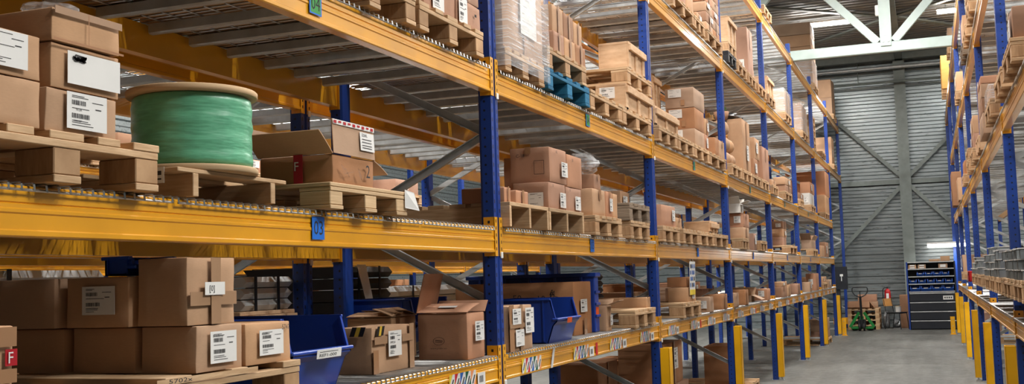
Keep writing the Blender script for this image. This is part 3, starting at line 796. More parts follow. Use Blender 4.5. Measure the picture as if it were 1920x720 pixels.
DATA = """
A3a pal 0.05 1.2 -1.86 -1.069 2.769 2.907
A3b pal 0.05 1.2 -1.029 -0.252 2.769 2.907
A3b1 box 0.02 0.5 -0.913 -0.538 2.907 3.051
A3b2 box 0.02 0.5 -0.531 -0.199 2.907 3.05
A3b3 box 0.02 0.5 -0.56 -0.224 3.05 3.25
A2a pal 0.06 1.2 -3.62 -2.884 1.889 2.027
A2a1 box 0.05 0.5 -3.62 -3.333 2.027 2.153
A2a2 box 0.05 0.5 -3.62 -3.333 2.153 2.272
A2b1 box 0.05 0.45 -3.323 -3.046 2.027 2.146
A2b2 box 0.05 0.5 -3.305 -3.037 2.146 2.27
A2b3 box 0.06 0.7 -3.312 -3.044 2.27 2.361
A2b strpal 0.04 1.2 -2.77 -2.16 1.889 1.977
A2c plypal 0.07 0.9 -1.9 -1.245 1.889 1.992
A2c1 box 0.06 0.34 -1.859 -1.523 1.993 2.108
A1a pal 0.06 0.9 -3.47 -2.117 1.197 1.335
A1b1 box 0.04 0.217 -2.685 -2.432 1.335 1.484
A1b4 box 0.04 0.3 -2.42 -2.138 1.335 1.478
A1c1 box 0.03 0.2 -2.712 -2.457 1.484 1.701
A1f box 0.13 0.35 -3.62 -3.498 1.197 1.527
A1bin bin 0 0.6 -2.073 -1.64 1.197 1.478
A1y box -0.13 0.2 -1.219 -0.814 1.197 1.406
A1z box -0.45 0.269 -0.407 -0.108 1.197 1.421
A1p box -0.03 0.286 -0.383 -0.147 1.197 1.436
B3a pal 0.04 1 0.09 0.755 2.769 2.907
B3a1 wrap 0.03 1 0.088 0.765 2.907 3.907
B3b bluepal 0.05 1.2 0.796 1.681 2.769 2.907
B3c pal 0.05 1.2 0.799 1.622 2.907 3.045
B3c1 box 0.02 0.45 1.026 1.245 3.045 3.193
B3c2 box 0.02 0.45 1.251 1.489 3.045 3.194
B3c3 box 0.02 0.45 1.495 1.724 3.045 3.194
B3d1 box 0 0.45 1.07 1.301 3.193 3.38
B3d2 box 0 0.45 1.307 1.523 3.194 3.374
B3d3 box 0 0.45 1.528 1.719 3.194 3.359
B3d pal 0.05 1.2 1.706 2.539 2.769 2.907
B3e pal 0.05 1.2 2.571 3.485 2.769 2.907
B3e1 crate 0.03 0.249 2.75 3.596 2.907 3.118
B3f pal 0.04 0.9 2.787 3.585 3.118 3.256
B3f1 crate 0.02 0.254 2.923 3.45 3.256 3.488
B2a strpal 0.05 0.9 0.065 0.718 1.889 2.027
B2b strpal 0.05 0.9 0.738 1.439 1.889 2.027
B2a1 box 0.02 0.264 0.065 0.173 2.027 2.115
B2a2 box 0.02 0.3 0.249 0.461 2.027 2.109
B2b1 box 0.02 0.247 0.83 1.158 2.027 2.199
B2b2 box 0.02 0.45 1.169 1.505 2.027 2.191
B2b3 box 0.02 0.27 0.86 1.202 2.199 2.422
B2b4 box 0.02 0.45 1.212 1.539 2.191 2.408
B2c pal 0.05 1.2 1.713 2.412 1.889 2.027
B2c1 box 0.02 0.45 1.769 2.091 2.027 2.222
B2c2 box 0.02 0.4 2.105 2.277 2.027 2.223
B2c3 box 0.02 0.4 2.291 2.424 2.027 2.216
B2c4 box -0.02 0.3 1.948 2.125 2.222 2.34
B2d pal 0.05 1.2 2.663 3.281 1.889 2.027
B2e oldpal 0.05 1.2 2.651 3.304 2.027 2.165
B2e1 box -0.2 0.35 3.323 3.635 2.165 2.318
B1a box 0 0.4 0.122 0.512 1.197 1.454
B1bin bin 0.03 0.45 0.87 1.33 1.197 1.473
B1t box -0.12 0.9 1.696 2.116 1.197 1.573
B1tote tote -0.1 1 2.13 2.23 1.197 1.63
B1o box -0.05 0.2 2.26 2.4 1.197 1.39
B1p pal 0.05 1.2 2.703 3.368 1.197 1.335
B1p1 box 0 0.433 3.279 3.426 1.335 1.422
C4a pal 0.05 1.2 4.569 5.574 4.152 4.29
C4a1 box 0.02 0.5 4.999 5.327 4.29 4.74
C4a2 box 0.02 0.5 5.335 5.712 4.29 4.69
C4b pal 0.05 1.2 5.602 6.148 4.152 4.29
C4b1 box 0.02 0.4 5.888 6.149 4.29 4.388
C4c pal 0.05 1.2 6.3 7.223 4.152 4.29
C3a pal 0.05 1.2 3.765 4.512 2.769 2.907
C3a1 crate 0.02 0.9 3.765 4.679 2.907 3.081
C3a2 crate -0.35 0.5 5.292 5.623 2.907 3.639
C3b pal 0.05 1.2 4.558 5.305 2.769 2.907
C3c pal 0.05 1.2 5.331 6.099 2.769 2.907
C3c1 box 0.02 0.299 5.514 6.024 2.907 3.092
C3c2 box 0.02 0.306 5.531 6.041 3.092 3.313
C3c3 box 0.02 0.306 5.523 6.09 3.313 3.522
C3c4 box -0.05 0.4 6.407 6.608 2.907 3.144
C3c5 box -0.05 0.4 6.439 6.657 3.144 3.321
C3d pal 0.05 1.2 6.129 7.114 2.769 2.907
C3d1 box 0.02 0.4 6.614 6.879 2.907 3.123
C3d2 box 0.02 0.4 6.896 7.225 2.907 3.123
C2a pal 0.05 1.2 3.765 4.431 1.889 2.027
C2b pal 0.05 1.2 4.595 5.354 1.889 2.027
C2c pal 0.05 1.2 5.368 6.165 1.889 2.027
C2d pal 0.05 1.2 6.196 7.024 1.889 2.027
C2a1 box 0.02 0.5 3.861 4.419 2.027 2.222
C2a2 box 0.02 0.4 4.432 4.688 2.027 2.129
C2c1 crate 0.02 0.281 6.083 6.551 2.027 2.16
C1a pal 0.05 1.2 4.456 5.282 1.197 1.335
C1a1 box 0.02 0.2 4.817 5.197 1.335 1.476
C1a2 box 0 0.2 4.888 5.269 1.476 1.576
C1b box 0.02 0.2 5.891 6.131 1.197 1.359
C1c box 0.02 0.2 6.61 6.984 1.197 1.368
C1d box -0.5 0.35 8.868 9.254 1.197 1.401
C1e box -0.5 0.35 8.185 8.609 1.197 1.413
D4a blackpal 0.05 1.2 7.623 8.207 4.152 4.29
D4b pal 0.05 1.2 7.659 8.245 4.29 4.428
D4b1 crate 0.02 0.2 7.86 8.454 4.428 4.777
D4c pal 0.05 1.2 8.329 9.064 4.152 4.29
D4c1 box 0.02 0.4 8.543 9.152 4.29 4.362
D4d pal 0.05 1.2 9.202 9.876 4.152 4.29
D4d1 box 0 0.2 9.56 10.045 4.29 4.997
D3a pal 0.05 1.2 7.514 8.265 2.769 2.907
D3b pal 0.05 1.2 8.328 9.101 2.769 2.907
D3c pal 0.05 1.2 9.171 9.933 2.769 2.907
D3d pal 0.05 1.2 10.011 10.745 2.769 2.907
D3b1 box 0.02 0.2 8.615 9.24 2.907 3.592
D3c1 box 0.02 0.4 9.504 9.899 2.907 3.161
D3c2 box 0.02 0.3 9.64 10.092 3.161 3.461
D3d1 box 0.02 0.2 10.357 11.035 2.907 3.413
D2a pal 0.05 1.2 8.05 8.558 1.889 2.027
D2a1 box 0.02 0.2 8.322 8.798 2.027 2.176
D2a2 box 0.02 0.2 8.37 8.847 2.176 2.351
D2a3 box 0 0.2 8.287 8.538 2.351 2.468
D2b pal 0.05 1.2 9.575 10.215 1.889 2.027
D2c box 0 0.3 9.314 9.569 1.889 2.125
D1a box 0.02 0.2 7.465 7.761 1.197 1.364
D1b box 0.02 0.2 8.21 8.508 1.197 1.388
D1c box -0.1 0.3 9.505 9.842 1.197 1.292
D1d box 0.02 0.2 10.197 10.527 1.197 1.365
E4a pal 0.05 1.2 11.165 11.906 4.152 4.29
E4b pal 0.05 1.2 13.2 14.1 4.152 4.29
E4b1 wrap 0.02 0.9 13.25 14.2 4.29 4.699
E5a pal 0.05 1.2 11.165 11.968 5.53 5.668
E3a pal 0.05 1.2 11.165 11.769 2.769 2.907
E3a1 box 0.02 0.4 11.242 11.792 2.907 3.001
E3b pal 0.05 1.2 12.637 13.593 2.769 2.907
E3b1 box 0.02 0.2 12.938 13.832 2.907 3.039
E3b2 box 0.02 0.2 12.92 13.809 3.039 3.167
E2a pal 0.05 1.2 12.9 13.95 1.889 2.027
E2a1 box -0.1 0.201 13.217 13.725 2.027 2.181
E2a2 box -0.1 0.202 13.274 13.785 2.181 2.321
E2a3 box -0.1 0.203 13.328 13.84 2.321 2.452
E1a box 0.02 0.2 11.793 12.465 1.197 1.365
E1b box 0.02 0.3 12.539 12.97 1.197 1.383
E1c box 0.02 0.2 13.893 14.389 1.197 1.381
E1d box 0.02 0.3 11.841 12.515 1.365 1.441
F4a pal 0.05 1.2 15.9 16.9 4.152 4.29
F4a1 wrap 0.02 0.9 15.95 16.95 4.29 4.835
F3a pal 0.05 1.2 14.865 15.448 2.769 2.907
F3a1 box 0.02 0.4 14.865 15.702 2.907 3.034
F3b pal 0.05 1.2 16.8 17.7 2.769 2.907
F3b1 box 0.02 0.2 16.905 17.76 2.907 3.15
F3b2 box 0.02 0.2 17.023 17.884 3.15 3.381
F2a pal 0.05 1.2 16.7 17.7 1.889 2.027
F2a1 box 0.02 0.2 16.7 17.6 2.027 2.205
F1a box 0.02 0.2 15.936 16.436 1.197 1.384
F1b box 0.02 0.2 17.216 17.89 1.197 1.542
G5a pal 0.05 1.1 18.8 19.7 5.53 5.668
G5a1 wrap 0.02 0.8 18.8 19.75 5.668 6.2
G4a pal 0.05 1.2 19.9 20.8 4.152 4.29
G3a pal 0.05 1.2 19.9 20.9 2.769 2.907
G3a1 box 0.02 0.9 20.248 21.369 2.907 3.321
G3a2 box 0.02 0.9 20.536 21.671 3.321 3.893
G2a box 0.02 0.3 18.72 19.475 1.889 2.133
G2b box 0.02 0.3 19.764 20.582 1.889 2.227
G1a pal 0.05 1.2 18.565 19.475 1.197 1.335
G1a1 box 0.02 0.5 18.743 19.639 1.335 1.462
G1b box 0.02 0.4 20.2 20.9 1.197 1.385
G0a pal 0.05 1 18.7 19.9 0 0.138
G0a1 box 0.02 0.32 18.75 19.85 0.138 0.293
G0a2 box 0.02 0.322 18.75 19.85 0.293 0.554
H5a pal 0.05 1.2 23.9 24.9 5.53 5.668
H5a1 box 0.02 1 23.9 24.4 5.668 6.1
E4a1 crate 0.02 0.5 11.3 11.95 4.29 4.59
A1b2 box -0.19 0.26 -2.69 -2.426 1.335 1.483
A1b3 box -0.47 0.3 -2.7 -2.42 1.335 1.483
A1c2 box -0.18 0.26 -2.73 -2.44 1.483 1.648
A1c3 box -0.46 0.28 -2.75 -2.44 1.483 1.648
A1cbin bin -0.2 0.12 -2.68 -2.46 1.648 1.71
H5a2 box 0.02 1 24.42 24.92 5.668 6.118
H5a3 box 0.02 0.5 23.9 24.4 6.1 6.58
H5a4 box -0.5 0.48 23.9 24.4 6.1 6.56
H5a5 box 0.02 1 24.42 24.92 6.118 6.618
C4c00 box 0.02 0.35 6.42 6.83 4.29 4.403
C4c01 box 0.02 0.35 6.84 7.25 4.29 4.403
C4c10 box 0.02 0.35 6.42 6.83 4.405 4.518
C4c11 box 0.02 0.35 6.84 7.25 4.405 4.518
C4c20 box 0.02 0.35 6.42 6.83 4.52 4.633
C4c21 box 0.02 0.35 6.84 7.25 4.52 4.633
C4c30 box 0.02 0.35 6.42 6.83 4.635 4.748
C4c31 box 0.02 0.35 6.84 7.25 4.635 4.748
C4c40 box 0.02 0.35 6.42 6.83 4.75 4.863
C4c41 box 0.02 0.35 6.84 7.25 4.75 4.863
C4b2 box -0.45 0.5 5.718 6.1 4.29 4.59
D4e pal 0.05 1.2 10.1 10.9 4.152 4.29
D4e1 box -0.1 0.6 10.15 10.8 4.29 4.59
D3a1 sack 0 0.35 7.62 7.92 2.907 3.077
D3a2 sack 0 0.35 7.94 8.24 2.907 3.077
D3a3 sack -0.01 0.35 7.62 7.92 3.077 3.267
D3a4 sack -0.01 0.35 7.94 8.24 3.077 3.267
D3a5 sack -0.02 0.3 7.65 7.92 3.267 3.467
D3a6 box -0.42 0.6 7.6 8.2 2.907 3.507
H4a pal 0.05 1.2 23.2 24.1 4.152 4.29
H4a1 box 0 0.8 23.25 24.05 4.29 4.99
G4b0 pal -0.05 1 18.75 19.6 4.152 4.29
G4b1 pal -0.05 1 18.75 19.6 4.292 4.43
G4b2 pal -0.05 1 18.75 19.6 4.432 4.57
G4b3 pal -0.05 1 18.75 19.6 4.572 4.71
G4b4 pal -0.05 1 18.75 19.6 4.712 4.85
G4b5 pal -0.05 1 18.75 19.6 4.852 4.99
G5b0 box 0.02 0.8 18.8 19.72 6.225 6.49
G5b1 box 0.02 0.8 18.8 19.72 6.495 6.76
G5b2 box 0.02 0.8 18.8 19.72 6.765 7.03
A3c pal 0.05 1.2 -2.75 -1.95 2.769 2.907
A3c1 box 0 1 -2.72 -2 2.907 3.507
A3d pal 0.05 1.2 -3.6 -2.82 2.769 2.907
A3d1 box 0 1 -3.58 -2.85 2.907 3.507
A3a1 box -0.25 0.85 -1.8 -1.15 2.907 3.607
A3b4 box -0.55 0.6 -0.95 -0.25 2.907 3.507
A4a pal 0.05 1.2 -3.5 -2.7 4.152 4.29
A4a1 box 0 1 -3.48 -2.75 4.29 4.89
A4b pal 0.05 1.2 -2.6 -1.8 4.152 4.29
A4b1 box 0 1 -2.58 -1.85 4.29 4.89
A4c pal 0.05 1.2 -1.7 -0.9 4.152 4.29
A4c1 box 0 1 -1.68 -0.95 4.29 4.89
B4a pal 0.05 1.2 0.3 1.1 4.152 4.29
B4a1 box 0 1 0.32 1.08 4.29 4.79
B4b pal 0.05 1.2 1.4 2.2 4.152 4.29
B4b1 box 0 1 1.42 2.18 4.29 4.79
B3x box -0.45 0.5 2.75 3.25 3.256 3.496
B1z bin -0.55 0.5 0.1 0.6 1.197 1.507
C0a pal -0.1 0.95 4.3 5.5 0 0.138
C0a1 box -0.14 0.45 4.4 5.45 0.138 0.558
C0a2 box -0.16 0.45 4.5 5.3 0.558 0.958
D0a pal -0.1 0.95 9 9.9 0 0.138
D0a1 box -0.3 0.4 9.05 9.8 0.138 0.638
B0a box -1.35 0.5 6.3 7.15 0 0.62
B0b box -1.35 0.5 7.6 8.5 0 0.56
B0c box -1.4 0.5 4.2 5 0 0.5
K1c crate -1.25 0.9 -0.6 -0.065 1.197 1.467
K1p steel -1.27 0.8 -0.53 -0.065 1.467 1.657
K1q blacksteel -1.27 0.8 0.6 1.2 1.334 1.714
K1r pal -1.25 0.9 0.6 1.4 1.197 1.33
K1s steel -1.5 0.6 1.6 3.4 1.334 1.574
K1t pal -1.3 0.9 1.6 2.4 1.197 1.33
K1t2 pal -1.3 0.9 2.6 3.4 1.197 1.33
K1u steel -1.35 0.7 -3.4 -1.5 1.36 1.7
K1v pal -1.3 0.9 -2.5 -1.6 1.197 1.335
K1v2 pal -1.3 0.9 -3.5 -2.6 1.197 1.335
K1w steel -1.3 0.8 3.95 5.1 1.334 1.634
K1x pal -1.3 0.9 4 5 1.197 1.33
K1y pal -1.3 0.9 5.4 6.3 1.197 1.33
K1z blacksteel -1.3 0.8 5.4 6.5 1.334 1.634
K2a box -1.3 0.5 -0.75 -0.2 1.889 2.139
K1b0 box -1.3 0.6 7.6 8.3 1.197 1.397
K1b1 box -1.3 0.6 8.5 9.2 1.197 1.497
K1b2 box -1.3 0.6 9.6 10.3 1.197 1.417
K1b3 box -1.3 0.6 11.4 12.1 1.197 1.477
K1b4 box -1.3 0.6 12.6 13.3 1.197 1.397
K2b0 box -1.35 0.6 4.2 5 1.889 2.289
K2b1 box -1.35 0.6 5.6 6.4 1.889 2.189
K2b2 box -1.35 0.6 8 8.8 1.889 2.239
K2b3 box -1.35 0.6 12 12.8 1.889 2.289
L10 pal -4.95 1.15 0.35 1.15 1.197 1.335
L10a box -5 0.5 0.37 1.13 1.335 1.636
L10b box -5.55 0.5 0.37 1.13 1.335 1.723
L11 pal -4.95 1.15 1.18 1.98 1.197 1.335
L11a box -5 0.5 1.2 1.58 1.335 1.645
L11b box -5.55 0.5 1.2 1.96 1.335 1.69
L12 pal -4.95 1.15 2.11 2.852 1.197 1.335
L12a box -5 0.5 2.13 2.51 1.335 1.656
L13 pal -4.95 1.15 2.858 3.6 1.197 1.335
L13a box -5 0.5 2.82 3.58 1.335 1.65
L14 pal -4.95 1.15 4.07 4.87 1.197 1.335
L14a box -5 0.5 4.09 4.47 1.335 1.594
L15 pal -4.95 1.15 4.9 5.7 1.197 1.335
L15a box -5 0.5 4.92 5.3 1.335 1.563
L16 pal -4.95 1.15 5.83 6.562 1.197 1.335
L16a box -5 0.5 5.85 6.562 1.335 1.515
L17 pal -4.95 1.15 6.568 7.3 1.197 1.335
L17a box -5 0.5 6.568 6.9 1.335 1.602
L17b box -5.55 0.5 6.52 7.28 1.335 1.624
L18 pal -4.95 1.15 7.79 8.59 1.197 1.335
L18a box -5 0.5 7.81 8.19 1.335 1.525
L19 pal -4.95 1.15 8.62 9.42 1.197 1.335
L19a box -5 0.5 8.64 9.02 1.335 1.651
L20 pal -4.95 1.15 0.35 1.15 1.889 2.027
L20a box -5 0.5 0.37 0.75 2.027 2.279
L21 pal -4.95 1.15 1.18 1.98 1.889 2.027
L21a box -5 0.5 1.2 1.58 2.027 2.212
L21b box -5.55 0.5 1.2 1.96 2.027 2.421
L22 pal -4.95 1.15 2.11 2.852 1.889 2.027
L22a box -5 0.5 2.13 2.852 2.027 2.234
L23 pal -4.95 1.15 2.858 3.6 1.889 2.027
L23a box -5 0.5 2.858 3.2 2.027 2.355
L24 pal -4.95 1.15 4.07 4.87 1.889 2.027
L24a box -5 0.5 4.09 4.85 2.027 2.234
L25 pal -4.95 1.15 4.9 5.7 1.889 2.027
L25a box -5 0.5 4.92 5.3 2.027 2.29
L25b box -5.55 0.5 4.92 5.68 2.027 2.369
L26 pal -4.95 1.15 5.83 6.562 1.889 2.027
L26a box -5 0.5 5.85 6.562 2.027 2.333
L27 pal -4.95 1.15 6.568 7.3 1.889 2.027
L27a box -5 0.5 6.568 7.28 2.027 2.212
L27b box -5.55 0.5 6.52 7.28 2.027 2.322
L28 pal -4.95 1.15 7.79 8.59 1.889 2.027
L28a box -5 0.5 7.81 8.57 2.027 2.362
L29 pal -4.95 1.15 8.62 9.42 1.889 2.027
L29a box -5 0.5 8.64 9.4 2.027 2.338
L30 pal -4.95 1.15 0.35 1.15 2.769 2.907
L30a box -5 0.5 0.37 1.13 2.907 3.127
L31 pal -4.95 1.15 1.18 1.98 2.769 2.907
L31a box -5 0.5 1.2 1.58 2.907 3.143
L31b box -5.55 0.5 1.2 1.96 2.907 3.249
L32 pal -4.95 1.15 2.11 2.852 2.769 2.907
L32a box -5 0.5 2.13 2.51 2.907 3.08
L32b box -5.55 0.5 2.13 2.852 2.907 3.156
L33 pal -4.95 1.15 2.858 3.6 2.769 2.907
L33a box -5 0.5 2.82 3.58 2.907 3.122
L33b box -5.55 0.5 2.858 3.58 2.907 3.178
L34 pal -4.95 1.15 4.07 4.87 2.769 2.907
L34a box -5 0.5 4.09 4.85 2.907 3.078
L34b box -5.55 0.5 4.09 4.85 2.907 3.257
L35 pal -4.95 1.15 4.9 5.7 2.769 2.907
L35a box -5 0.5 4.92 5.68 2.907 3.064
L35b box -5.55 0.5 4.92 5.68 2.907 3.296
L36 pal -4.95 1.15 5.83 6.562 2.769 2.907
L36a box -5 0.5 5.85 6.562 2.907 3.154
L37 pal -4.95 1.15 6.568 7.3 2.769 2.907
L37a box -5 0.5 6.568 6.9 2.907 3.122
L38 pal -4.95 1.15 7.79 8.59 2.769 2.907
L38b box -5.55 0.5 7.81 8.57 2.907 3.216
L39 pal -4.95 1.15 8.62 9.42 2.769 2.907
L39a box -5 0.5 8.64 9.4 2.907 3.115
S1a0 pal 2.7 1.15 1.7 2.5 1.36 1.498
S1a0s steel 2.72 1.1 1.73 2.45 1.498 1.698
S1a1 pal 2.7 1.15 2.75 3.55 1.36 1.498
S1a1s steel 2.72 1.1 2.78 3.5 1.498 1.698
S1b0 pal 2.7 1.15 3.85 4.65 1.36 1.498
S1b0s steel 2.72 1.1 3.88 4.6 1.498 1.718
S1b1 pal 2.7 1.15 4.8 5.6 1.36 1.498
S1b1s steel 2.72 1.1 4.83 5.55 1.498 1.758
S1b2 pal 2.7 1.15 5.75 6.55 1.36 1.498
S1b2s steel 2.72 1.1 5.78 6.5 1.498 1.698
S1c0 pal 2.7 1.15 7.6 8.4 1.36 1.498
S1c0s steel 2.72 1.1 7.63 8.35 1.498 1.658
S1c1 pal 2.7 1.15 8.6 9.4 1.36 1.498
S1c1s steel 2.72 1.1 8.63 9.35 1.498 1.698
S1c2 pal 2.7 1.15 9.6 10.4 1.36 1.498
S1c2s steel 2.72 1.1 9.63 10.35 1.498 1.638
S1d redcrate 2.72 0.4 12.4 12.9 1.36 1.52
S1e pal 2.7 1.15 15 15.8 1.36 1.498
S1e1 box 2.72 0.6 15.05 15.7 1.498 1.798
S2a pal 2.7 1.15 1.35 2.15 2.773 2.911
S2a1 box 2.72 0.4 1.4 1.75 2.911 3.111
S2b pal 2.7 1.15 2.32 3.12 2.773 2.911
S2d pal 2.7 1.15 3.8 4.6 2.773 2.911
S2d1 wrap 2.72 0.8 3.85 4.5 2.911 3.031
S2e0 box 2.7 0.55 5 5.75 2.773 2.963
S2e1 box 2.7 0.55 5 5.75 2.964 3.094
S2e2 box 2.7 0.55 5 5.75 3.095 3.22
S2e3 box 2.7 0.55 5 5.75 3.221 3.291
S2f crate 2.72 0.6 6.5 7.2 2.773 2.923
S2g pal 2.7 1.15 7.6 8.4 2.773 2.911
S2g1 box 2.72 0.6 7.65 8.35 2.911 3.081
S2g2 box 2.72 0.6 7.66 8.3 3.081 3.281
S2h0 pal 2.7 1.15 9 9.8 2.773 2.911
S2h1 pal 2.7 1.15 9 9.8 2.913 3.051
S2i pal 2.7 1.15 11.3 12.1 2.773 2.911
S2i1 box 2.72 0.6 11.35 12 2.911 3.111
S2j box 2.66 0.6 17.25 18.2 2.773 3.433
S2k box 2.72 0.5 15.4 16.2 2.773 3.173
S3a0 pal 2.7 1.15 6.3 7.1 4.164 4.302
S3a1 pal 2.7 1.15 6.3 7.1 4.304 4.442
S3a2 pal 2.7 1.15 6.3 7.1 4.444 4.582
S3b pal 2.7 1.15 7.55 8.35 4.164 4.302
S3c oldpal 2.7 1.15 8.7 9.5 4.164 4.302
S3c1 box 2.72 0.6 8.75 9.4 4.302 4.662
S3d bin 2.72 0.5 9.75 10.4 4.164 4.404
S3e pal 2.7 1.15 12.5 13.3 4.164 4.302
S3e1 box 2.72 0.6 12.55 13.2 4.302 4.602
S4a ply 2.66 0.9 20.95 22.1 5.53 6.39
S4b pal 2.7 1.15 16 16.8 5.53 5.668
S4b1 box 2.72 0.6 16.05 16.7 5.668 6.018
S0a pal 2.85 1.15 18.9 19.9 0 0.138
S0a1 box 2.88 0.6 18.95 19.8 0.138 0.638
S0b box 3 0.6 4.3 6.9 0 0.75
"""
# ------------------------------------------------------------------ the goods
ITEMS = []  # A4 loads are out of view, added to shade the nearest bay below
for ln in DATA.strip().splitlines():
    p = ln.split(); ITEMS.append([p[0], p[1]]+[float(q) for q in p[2:]])
def xr(it): return (it[2]-it[3], it[2]) if it[2] < 2.2 else (it[2], it[2]+it[3])
def rackof(it):
    return 'right' if it[2] > 2.2 else 'left' if it[2] > -1.1 else 'behind' if it[2] > -3 else 'far'
def level(it):
    z = it[6]; return max([l for l in DK if z > DK[l]-.06] or [0])
SHELF = {'left': {0: 'floor', 1: 'lowest shelf', 2: 'second shelf', 3: 'third shelf', 4: 'fourth shelf', 5: 'top shelf'},
         'right': {0: 'floor', 1: 'lowest shelf', 2: 'lowest shelf', 3: 'second shelf', 4: 'third shelf', 5: 'top shelf'}}
SHELF['behind'] = SHELF['far'] = {0: 'floor', 1: 'lowest shelf', 2: 'second shelf', 3: 'third shelf'}
def place(it):
    r = rackof(it); n = math.floor((it[4]+it[5])/2/L); b = ORD[n+1] if r in ('left', 'behind', 'far') else ORD[n]
    s = SHELF[r][level(it)]
    on = 'on floor' if s == 'floor' else 'on '+s
    return (r, n, level(it)), {'left': '%s, %s left bay' % (on, b), 'right': '%s, %s right bay' % (on, b), 'behind': '%s, %s bay behind left rack' % (on, b), 'far': '%s, %s bay across next aisle' % (on, b)}[r]
NOUN = dict(box='carton', pal='wooden pallet', strpal='stringer pallet', plypal='plywood pallet', bluepal='blue pallet', blackpal='black plastic pallet', oldpal='weathered pallet',
            crate='wooden crate', bin='blue picking bin', tote='tall blue plastic tote', wrap='film wrapped carton', steel='grey steel profile bundle', blacksteel='black profile bundle', sack='paper sack', redcrate='red plastic crate', ply='tall plywood case')
def overlap(a, b):
    xa, xb = xr(a), xr(b)
    return min(xa[1], xb[1])-max(xa[0], xb[0]) > .02 and min(a[5], b[5])-max(a[4], b[4]) > .02
stack_of = {}; groups = {}
for it in sorted(ITEMS, key=lambda i: i[6]):
    pk, _ = place(it); noun = NOUN[it[1]]
    st = None
    for jt in ITEMS:
        if jt is not it and NOUN[jt[1]] == noun and jt[0] in stack_of and abs(jt[7]-it[6]) < .012 and overlap(it, jt): st = stack_of[jt[0]]; break
    if st is None: st = []; groups.setdefault((pk, noun), []).append(st)
    st.append(it); stack_of[it[0]] = st
ORDN = ['first', 'second', 'third', 'fourth', 'fifth', 'sixth', 'seventh', 'eighth', 'ninth', 'tenth', 'eleventh', 'twelfth']
ROW = {1: [''], 2: ['lower', 'upper'], 3: ['bottom', 'middle', 'top'], 4: ['bottom', 'second lowest', 'third lowest', 'top'], 5: ['bottom', 'second lowest', 'middle', 'fourth lowest', 'top'],
       6: ['bottom', 'second lowest', 'third lowest', 'fourth lowest', 'fifth lowest', 'top']}
LOOK = {}
def auto_label(it):
    pk, where = place(it); noun = NOUN[it[1]]; g = groups[pk, noun]; st = stack_of[it[0]]
    g2 = sorted(g, key=lambda s: (round(s[0][4], 1), -s[0][2]))
    if pk[0] == 'right': g2.reverse()
    row = ROW[len(st)][st.index(it)]
    look = {'card_tan': 'tan', 'card_pink': 'brown', 'card_dark': 'dark brown', 'card_white': 'white'}[tint(it)]+' ' if it[1] == 'box' else ''
    o = '' if len(g2) == 1 else (', %s from left' if len(st) == 1 else ' of %s stack from left') % ORDN[g2.index(st)]
    if len(st) > 1 and len(g2) == 1: o = ' of the stack'
    return '%s%s%s%s %s' % (row+' ' if row else '', look, noun, o, where)
def group_of(it):
    pk, where = place(it); n = sum(len(s) for s in groups[pk, NOUN[it[1]]])
    return None if n < 2 else '%ss %s' % (NOUN[it[1]], where)
TINT = {}
for k in 'B2a1 B2a2 B2b1 B2b2 B2b3 B2b4 A1p C2a1 C2c1 A3b1 A3b2 A3b3 D3d1'.split(): TINT[k] = 'card_pink'
for k in 'A1b1 A1b2 A1b3 A1c1 A1c2 A1c3 A1b4 A2b1 A2b2 A2b3 A2a1 A2a2 A1y A1z D3a6'.split(): TINT[k] = 'card_tan'
for k in ('G5b0', 'G5b1', 'G5b2', 'H5a1', 'H5a2', 'H5a3', 'H5a5'): TINT[k] = 'card_tan'
for k in ('D2a3', 'F3b1'): TINT[k] = 'card_white'
for k in 'C0a1 C0a2 D0a1 B0a B0b B0c S0b'.split(): TINT[k] = 'card_dark'
def tint(it):
    if it[0] in TINT: return TINT[it[0]]
    return ('card_tan', 'card_pink', 'card_tan', 'card_dark')[sum(map(ord, it[0])) % 4]
OBJ = {}
OPEN = {'A2c1', 'A1p', 'D2a3', 'B1o', 'F2a1', 'D1c', 'A1z'}
BYK = {i[0]: i for i in ITEMS}
